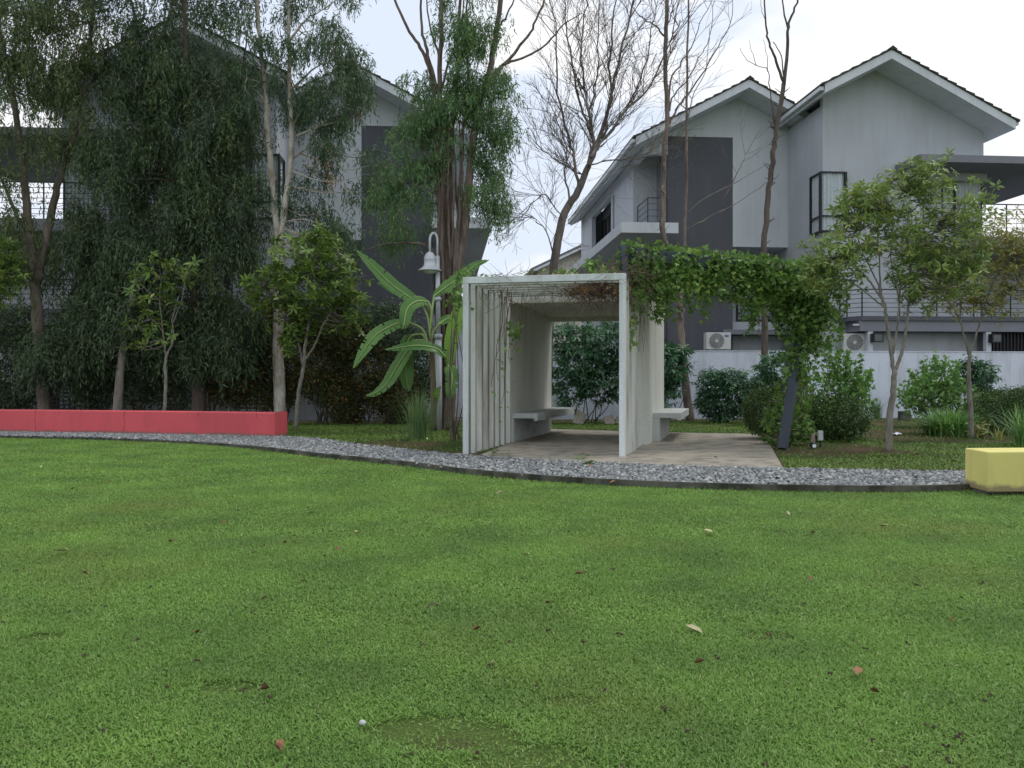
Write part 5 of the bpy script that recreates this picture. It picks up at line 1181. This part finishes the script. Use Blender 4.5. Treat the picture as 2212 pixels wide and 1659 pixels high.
dark = [(35, 830, 70, 60, 'dark undergrowth shrub at the left edge behind the bars'), (140, 760, 70, 90, 'dark undergrowth shrub right of the forked trunk'), (205, 830, 45, 70, 'dark narrow shrub left of the leaning trunk'), (300, 800, 60, 90, 'dark shrub behind the slender young tree'), (385, 800, 50, 90, 'dark shrub between young tree and weeping trunk'), (460, 700, 60, 60, 'dark shrub behind the weeping trunk'), (30, 720, 80, 60, 'dark shrub behind the forked trunk at the left edge'), (620, 690, 60, 60, 'dark shrub behind the white barked trunk'), (840, 720, 60, 70, 'dark shrub behind the upper banana leaves'), (905, 790, 55, 80, 'dark shrub behind the middle banana leaves'), (700, 700, 70, 50, 'dark shrub behind the round tree crown')]
for x, y, rx, ry, nm in dark:
    shrub('dark_shrub', nm, 22.7, (x, 905), [(x, y, rx, ry, .5, 1)], 430, 'leaf', leaf_dark, 0.12, 0.042, per=10, spread=.13, shell=.2, tpl=DIA, group='dark shrubs in the left undergrowth', stems=8)
shrub('croton_plant', 'small orange leaved plant at the foot of the thin tree', 16.9, (2118, 950), [(2118, 930, 16, 14, .15, 1)], 7, 'rosette', leaf_yellowish, 0.17, 0.045, 8, per=1, stems=3, cat='plant')
shrub('young_sapling', 'leafy sprig with yellow leaves at the left wall of the shelter', 16.2, (985, 930), [(985, 640, 14, 30, .15, 1), (1000, 600, 16, 18, .2, .8)], 60, 'leaf', leaf_vine, 0.09, 0.075, per=2, spread=.05, tpl=IVY, stems=6, cat='plant')

# ================================================================ VINES
def on_beam(n, side=None):
    t = rng.random(n); a = np.array(A0); b_ = np.array(A1); p = a + (b_ - a) * t[:, None]; s = rng.random(n) * 1.9
    p[:, 0] += V[0] * s; p[:, 1] += V[1] * s; return p, t, s
vn = empty('climbing_vine', (pb.x, pb.y, 0.06), 'green ivy like creeper draped over the pergola and its leaning post', 'vine')
lv = Leaves()
def vleaf(p, L=0.095, hang=0.5):
    n = len(p); d = rng.normal(size=(n, 3)); d[:, 1] -= 0.5; d[:, 2] -= hang; lv.add(p, d, L * rng.uniform(0.55, 1.25, n), L * 0.95 * rng.uniform(0.6, 1.2, n))
p, t_, s_ = on_beam(2600); p[:, 2] += 0.10 + np.abs(rng.normal(0, 0.055, 2600)); vleaf(p, 0.095, 0.1)
# curtain hanging from the front beam: hanging strands with varied length
ns = 150; t_ = rng.random(ns); st = np.array(A0) + (np.array(A1) - np.array(A0)) * t_[:, None]; s_ = np.where(rng.random(ns) < .75, rng.uniform(-.08, .12, ns), rng.uniform(0, 1.9, ns))
st[:, 0] += V[0] * s_; st[:, 1] += V[1] * s_
drop = 0.40 + 0.40 * rng.random(ns) + 0.38 * np.maximum(0, np.sin(t_ * 9.5 + 0.3)) + 0.25 * np.maximum(0, t_ - .8) * 5
drop = drop * np.where(rng.random(ns) < .3, .45, 1.0) * np.where(rng.random(ns) < .12, 1.5, 1.0)
mb = MB()
for q, dr in zip(st, drop):
    n = int(dr * 72); u = rng.random(n) ** 0.85; p = np.stack([q[0] + rng.normal(0, .07, n), q[1] + rng.normal(0, .06, n) - .05, q[2] + 0.12 - u * dr], 1); vleaf(p, 0.078)
    if rnd.random() < .5: mb.tube([tuple(q), (q[0] + rnd.gauss(0, .05), q[1], q[2] - dr * .5), (q[0] + rnd.gauss(0, .07), q[1] - .03, q[2] - dr * .95)], 0.004, 3)
for i in range(1500):
    u_ = rnd.random() ** .7; q = pb + (A1 - pb) * (1 - 0.62 * (1 - u_)); o_ = Vector((rnd.gauss(-.01, .24), rnd.uniform(-.30, .12), rnd.gauss(0, .08))) ; bdx = q + o_ * (0.35 + u_ * .9)
    vleaf(np.array([bdx]), 0.085)
# column round the leaning post
bd = blobs_pts([(1745, 600, 60, 45, .4, 2.6), (1775, 640, 48, 60, .4, 2.2), (1735, 680, 40, 60, .35, 1.6), (1770, 720, 40, 50, .3, 1.3), (1745, 780, 40, 60, .3, 1.3), (1725, 850, 42, 60, .35, 1.6), (1705, 910, 52, 45, .4, 2.0), (1670, 620, 50, 30, .3, 1.0), (1690, 950, 35, 18, .3, .8), (1740, 930, 35, 30, .35, .9), (1640, 600, 40, 30, .3, .8)], 2900, 15.0, .2)
bd = bd[bd[:, 2] > 0.07]; c = bd + 0; c[:, 1] += np.where(c[:, 2] < 1.75, 0.28, -0.25); vleaf(c, 0.082)
for i in range(60):
    v = Vector(c[rng.integers(len(c))]); q = pb + (A1 - pb) * min(1, max(0, (v.z - .06) / (A1.z - .06))) + Vector((0, .12, 0)); twig(mb, q, v, 0.008, 0.004, 0.15, 4, 3)
mb.build('stems', bark_red, vn); lv.build('foliage', IVY, leaf_vine, vn)

# creeper on the shelter roof
vr = empty('dry_creeper', (loc(1.2, 1.2, TOP).x, loc(1.2, 1.2, TOP).y, TOP), 'half dry creeper tangled over the shelter roof', 'vine')
mb = MB()
def tangle(mb, c, r, n, L, rad=0.0035, flat=0.5):
    for i in range(n):
        p = Vector(c) + Vector((rnd.gauss(0, r[0]), rnd.gauss(0, r[1]), rnd.gauss(0, r[2]))); d = Vector((rnd.gauss(0, 1), rnd.gauss(0, 1), rnd.gauss(0, flat))).normalized(); pts = [p]
        for k in range(4): d = (d + Vector((rnd.gauss(0, .45), rnd.gauss(0, .45), rnd.gauss(-.05, .3)))).normalized(); pts.append(pts[-1] + d * L / 4)
        mb.tube(pts, [rad * 1.3, rad, rad, rad * .8, rad * .5], 3, False)
for k in range(15):
    a = rnd.uniform(0.2, Wd); s = rnd.uniform(0, 2.4); tangle(mb, loc(a, s, TOP + 0.03), (.25, .2, .025), 14, 0.6)
for k in range(9): tangle(mb, loc(Wd + rnd.uniform(-.25, .05), rnd.uniform(.1, 2.4), TOP + 0.05), (.12, .15, .06), 26, 0.5)
tangle(mb, loc(Wd - 0.55, 0.5, TOP - 0.2), (.22, .12, .07), 240, 0.42, 0.004)
for k in range(70):     # hanging dry stems below the roof
    a = rnd.uniform(0.15, Wd - .15); s = rnd.uniform(0.05, 2.3); p = loc(a, s, TOP - 0.1); L = rnd.uniform(.08, .45); mb.tube([p, p + Vector((rnd.gauss(0, .06), rnd.gauss(0, .05), -L * .5)), p + Vector((rnd.gauss(0, .14), rnd.gauss(0, .08), -L))], 0.0035, 3)
for a, s, L in ((.35, .9, 1.6), (.45, 1.0, 1.9), (.40, 1.4, 1.2), (.55, 1.6, 1.0), (.3, 1.2, 1.5), (.5, .8, .8)):
    p = loc(a, s, TOP - .1); limb(mb, [p, p + Vector((rnd.gauss(0, .05), 0, -L * .35)), p + Vector((rnd.gauss(-.05, .06), 0, -L * .7)), p + Vector((rnd.gauss(-.1, .05), 0, -L))], 0.009, 0.004, 5, 4, 0.01)
for k in range(16):     # stems down the right outer face
    p = loc(Wd + .02, rnd.uniform(.2, 2.3), TOP); L = rnd.uniform(.3, 1.2); limb(mb, [p, p + Vector((.03, rnd.gauss(0, .05), -L * .4)), p + Vector((.03, rnd.gauss(0, .1), -L))], 0.0045, 0.003, 4, 3, 0.012)
s_c = limb(mb, [loc(.4, 1.2, 2.55), loc(.9, 1.4, 2.35), loc(1.4, 1.5, 2.48), loc(2.2, 1.2, 2.6)], 0.006, 0.004, 4, 5, .01)
mb.build('dry_stems', m_plain('dry_vine_stem', (0.14, 0.10, 0.075), 0.9, 0, 0.3), vr)
lv = Leaves()
def rl(a0, a1, s0, s1, n, zup=.09, L=.085):
    pts = np.array([loc(rnd.uniform(a0, a1), rnd.uniform(s0, s1), TOP + abs(rnd.gauss(0, zup)) + .01) for _ in range(n)]); vleaf(pts, L, 0.0)
rl(.9, 1.7, .3, 2.0, 130, .09); rl(1.8, Wd + .1, .3, 2.4, 210, .10); rl(.0, .5, .3, 2, 50, .05, .07); rl(1.3, 1.9, 1.5, 2.4, 60, .14); rl(Wd - .1, Wd + .5, 1.2, 2.8, 200, .14)
tip = np.array([loc(1.75 + rnd.gauss(0, .07), 1.6, TOP + .36 + rnd.gauss(0, .06)) for _ in range(26)]); vleaf(tip, .11, 0.2)
tip = np.array([loc(.42 + rnd.gauss(0, .06), 1.6 + rnd.gauss(0, .2), 2.0 + rnd.gauss(0, .14)) for _ in range(34)]); vleaf(tip, .10, 0.6)
tip = np.array([loc(.36 + rnd.gauss(0, .06), 1.0 + rnd.gauss(0, .3), 1.2 + rnd.gauss(0, .3)) for _ in range(18)]); vleaf(tip, .07, 0.6)
# far side leaves on the left, spilling over the banana
tip = np.array([loc(-.12 + rnd.gauss(0, .1), .8 + rnd.gauss(0, .4), 2.5 + rnd.gauss(0, .22)) for _ in range(90)]); vleaf(tip, .085, 0.4)
lv.build('foliage', IVY, leaf_vine, vr)
lv = Leaves(); pts = np.array([loc(Wd - 0.5 + rnd.gauss(0, .22), 0.5 + rnd.gauss(0, .12), TOP - 0.17 + rnd.gauss(0, .06)) for _ in range(220)] + [loc(rnd.uniform(.6, 2.6), rnd.uniform(.1, 2.2), TOP + rnd.uniform(0, .05)) for _ in range(180)])
vleaf(pts, .06, .3); lv.build('dead_leaves', IVY, leaf_brown, vr)

# ================================================================ SMALL THINGS
def leaf_obj(x, y, z, L, rot, mat, label, group):
    mb = MB(); mb.add([(0, 0, 0), (L * .3, L * .22, .012), (L * .7, L * .18, .016), (L, 0, .004), (L * .7, -L * .16, .014), (L * .3, -L * .2, .01), (L * .5, 0, -.002)], [(0, 6, 1), (1, 6, 2), (2, 6, 3), (3, 6, 4), (4, 6, 5), (5, 6, 0)])
    o = mb.build('fallen_leaf', mat, None, True); o.location = (x, y, z); o.rotation_euler = (rnd.gauss(0, .25), rnd.gauss(0, .25), rot); return tag(o, label, 'leaf', group)
lf_b = m_plain('litter_brown', (0.20, 0.10, 0.05), 0.8, 0, 0.3, 20); lf_o = m_plain('litter_orange', (0.27, 0.13, 0.06), 0.7, 0, 0.3, 20); lf_p = m_plain('litter_pale', (0.45, 0.42, 0.25), 0.8, 0, 0.2, 20)
tmpl = {}
spots = [(375, 1168), (1260, 1237), (583, 1485), (620, 1170), (2050, 1030), (1020, 1360), (152, 1058), (345, 1037), (270, 1068), (1760, 1150), (480, 1130), (1655, 1368), (1180, 1303), (235, 1040), (610, 1622), (725, 1188), (430, 1365), (1900, 1495), (1500, 1432), (880, 1012), (1750, 1255), (2050, 1335), (190, 1240)]
for i, (dx, dy) in enumerate(spots):
    g_ = G(dx, dy, 0.035); leaf_obj(g_.x, g_.y, 0.034, rnd.uniform(.035, .06), rnd.uniform(0, 6), lf_b, 'small dry brown leaf lying on the open lawn', 'brown leaves on the lawn')
for dx, dy in [(1072, 1066), (1920, 1135), (1700, 1105), (550, 1195), (330, 1120), (780, 1150), (1320, 1130), (640, 985), (1540, 1150), (1130, 1200), (90, 1010), (200, 1000), (420, 1010), (680, 1105), (1480, 1350), (120, 1190)]:
    g_ = G(dx, dy, 0.035); leaf_obj(g_.x, g_.y, 0.036, rnd.uniform(.06, .10), rnd.uniform(0, 6), lf_p, 'narrow pale straw coloured leaf lying on the open lawn', 'pale leaves on the lawn')
g_ = G(1850, 1460, 0.03); leaf_obj(g_.x, g_.y, 0.035, .085, 1.0, lf_o, 'curled orange brown leaf on the lawn at lower right', None)
g_ = G(608, 1622, 0.03); leaf_obj(g_.x, g_.y, 0.035, .06, 2.0, lf_o, 'small orange leaf on the lawn at the bottom left', None)
for k in range(24):
    dx = rnd.uniform(640, 2080); dy = rnd.uniform(925, 1003); g_ = G(dx, dy, 0.07)
    if g_.y < np.interp(g_.x, backc[:, 0], backc[:, 1]) + .1: continue
    leaf_obj(g_.x, g_.y, 0.085, rnd.uniform(.06, .11), rnd.uniform(0, 6), rnd.choice((lf_b, lf_p, lf_o)), 'dry fallen leaf on the ground between the path and the boundary wall', 'fallen leaves behind the path')
for dx, dy in ((1270, 1009), (1295, 1013), (882, 1000), (1330, 1040)):
    g_ = G(dx, dy, 0.09); leaf_obj(g_.x, g_.y, 0.1, .08, rnd.uniform(0, 6), lf_o, 'orange dry leaf resting on the pebble path', 'orange leaves on the path')
def sticks(name, pts, r, label, mat=bark_pale, cat='twig', group=None):
    mb = MB(); limb(mb, pts, r, r * .5, 6, 4, 0.004); return tag(mb.build(name, mat, None, True), label, cat, group)
a = G(920, 1313, 0.03); b_ = G(950, 1308, 0.04); sticks('twig', [a, (a + b_) / 2 + Vector((0, 0, .02)), b_], .005, 'short brown twig lying on the middle of the lawn', bark_red)
a = G(1180, 1003, 0.09); b_ = P(1183, 996, a.y + .1); sticks('twig', [a, a + Vector((.06, 0, .03)), P(1186, 985, a.y + .3)], .006, 'dark twig sticking up at the front of the shelter floor', bark_dark)
mb = MB(); mb.lathe((G(783, 1577, 0).x, G(783, 1577, 0).y, 0.02), [(0.0, 0.014), (0.008, 0.013), (0.013, 0.007), (0.011, 0.0), (0, -0.004)], 8); tag(mb.build('white_stone', bench_con), 'small white stone in the grass near the bottom', 'stone')
for i in range(10):
    dx = 800 + i * 22 + rnd.uniform(-8, 8); a = G(dx, 903 + rnd.uniform(-3, 5), .12); b_ = a + Vector((rnd.uniform(.3, .9), rnd.uniform(-.1, .3), .03))
    sticks('fallen_branch', [a, (a + b_) / 2 + Vector((0, 0, .03)), b_], rnd.uniform(.02, .036), ('leftmost','second','third','fourth','fifth','sixth','seventh','eighth','ninth','rightmost')[i] + ' pale fallen branch along the wall foot behind the banana plant', bark_pale, 'branch', 'fallen branches along the wall')
def slab_piece(dx, dy, Zz, w_, h_, lean, label):
    q = P(dx, dy, Zz); mb = MB(); mb.box(-w_ / 2, -.02, 0, w_ / 2, .02, h_); o = mb.build('broken_slab', floor_con, None, bevel=.004); o.location = (q.x, Zz, .05); o.rotation_euler = (-.5, lean, .1); tag(o, label, 'slab', 'broken slabs behind the shelter')
slab_piece(1246, 900, 22.2, .28, .42, .5, 'broken concrete slab leaning right of the bench behind the shelter')
slab_piece(1320, 900, 22.2, .26, .26, -.3, 'small broken slab beside the right front pier behind the shelter')
slab_piece(1338, 902, 22.4, .2, .22, .2, 'second small broken slab seen at the right front pier')
# concrete block and white litter by the wall on the right
q = P(1957, 890, 24.3); mb = MB(); mb.box(q.x - .15, q.y, .055, q.x + .15, q.y + .2, .33); tag(mb.build('concrete_block', kerb_con, bevel=.01), 'dark concrete block standing against the white wall', 'block')
for dx, dy, ww, lab in ((1955, 903, .18, 'crumpled white litter below the concrete block'), (1943, 940, .2, 'flat white litter on the grass behind the crown tree')):
    g_ = G(dx, dy, .06); n = 9; mb = MB(); vs = [(g_.x + ww * (i / (n - 1) - .5) * 2 * .6, g_.y + .08 * j, .07 + rnd.uniform(0, .05)) for j in range(3) for i in range(n)]
    mb.add(vs, [(j * n + i, j * n + i + 1, (j + 1) * n + i + 1, (j + 1) * n + i) for j in range(2) for i in range(n - 1)]); tag(mb.build('litter', logo_white), lab, 'litter')
# garden socket and spotlight by the post
s_ = empty('garden_socket', (G(1772, 968, .055).x, G(1772, 968, .055).y, .055), 'small grey socket box on a stake near the leaning post', 'socket')
x, y = s_.location.x, s_.location.y
mb = MB(); mb.box(x - .012, y - .012, .05, x + .012, y + .012, .19); mb.build('stake', rail_black, s_); mb = MB(); mb.box(x - .04, y - .03, .185, x + .04, y + .03, .35); mb.build('box', bench_con, s_, bevel=.006)
s_ = empty('garden_spotlight', (G(1756, 969, .055).x, G(1756, 969, .055).y, .055), 'small dark garden spotlight beside the socket box', 'spotlight')
x, y = s_.location.x, s_.location.y
mb = MB(); mb.box(x - .03, y - .02, .05, x + .03, y + .02, .30); mb.build('stake', bark_dead, s_); mb = MB(); mb.tube([(x - .02, y - .12, .11), (x - .02, y - .02, .12)], .045, 14); h_ = mb.build('lamp_head', rail_black, s_); mb = MB(); mb.tube([(x - .02, y - .126, .11), (x - .02, y - .121, .11)], .033, 14); mb.build('lens', logo_white, h_)
# small broad leaved weeds near the roots of the eucalyptus clump
for i, (dx, dy) in enumerate(((975, 905), (1000, 930), (1060, 985), (1270, 1004))):
    g_ = G(dx, dy, .07); t = empty('weed', g_, ('low broad leaved weed at the foot of the many stemmed eucalyptus', 'low weed between trunk and shelter pier', 'weed growing at the left pier of the shelter', 'tiny weed at the front edge of the shelter floor')[i], 'weed')
    lv = Leaves(); c = np.array([g_ + Vector((rnd.gauss(0, .1), rnd.gauss(0, .06), rnd.uniform(.02, .14))) for _ in range(8)]); rosettes(lv, c, np.tile([0, 0, 1.0], (8, 1)), 5, .09, .04, .2, .1); lv.build('foliage', OVAL, leaf_vine, t)

# label every scattered leaf by its order from left to right among its kind
ORD = ['leftmost', 'second from left', 'third from left', 'fourth from left', 'fifth from left', 'sixth from left', 'seventh from left', 'eighth from left', 'ninth from left', 'tenth from left', 'eleventh from left', 'twelfth from left', 'thirteenth from left', 'fourteenth from left', 'fifteenth from left',
       'sixteenth from left', 'seventeenth from left', 'eighteenth from left', 'nineteenth from left', 'twentieth from left', 'twenty first from left', 'twenty second from left', 'twenty third from left', 'twenty fourth from left', 'twenty fifth from left']
for gname, what in (('brown leaves on the lawn', 'of the small dry brown leaves on the lawn'), ('pale leaves on the lawn', 'of the narrow pale leaves on the lawn'), ('fallen leaves behind the path', 'of the dry leaves on the ground behind the path'), ('orange leaves on the path', 'of the orange leaves on the pebbles')):
    obs = sorted([o for o in C.objects if o.get('group') == gname and o.parent is None], key=lambda o: o.location.x / o.location.y)
    for i, o in enumerate(obs): o['label'] = (ORD[i] if i < len(obs) - 1 else 'rightmost') + ' ' + what
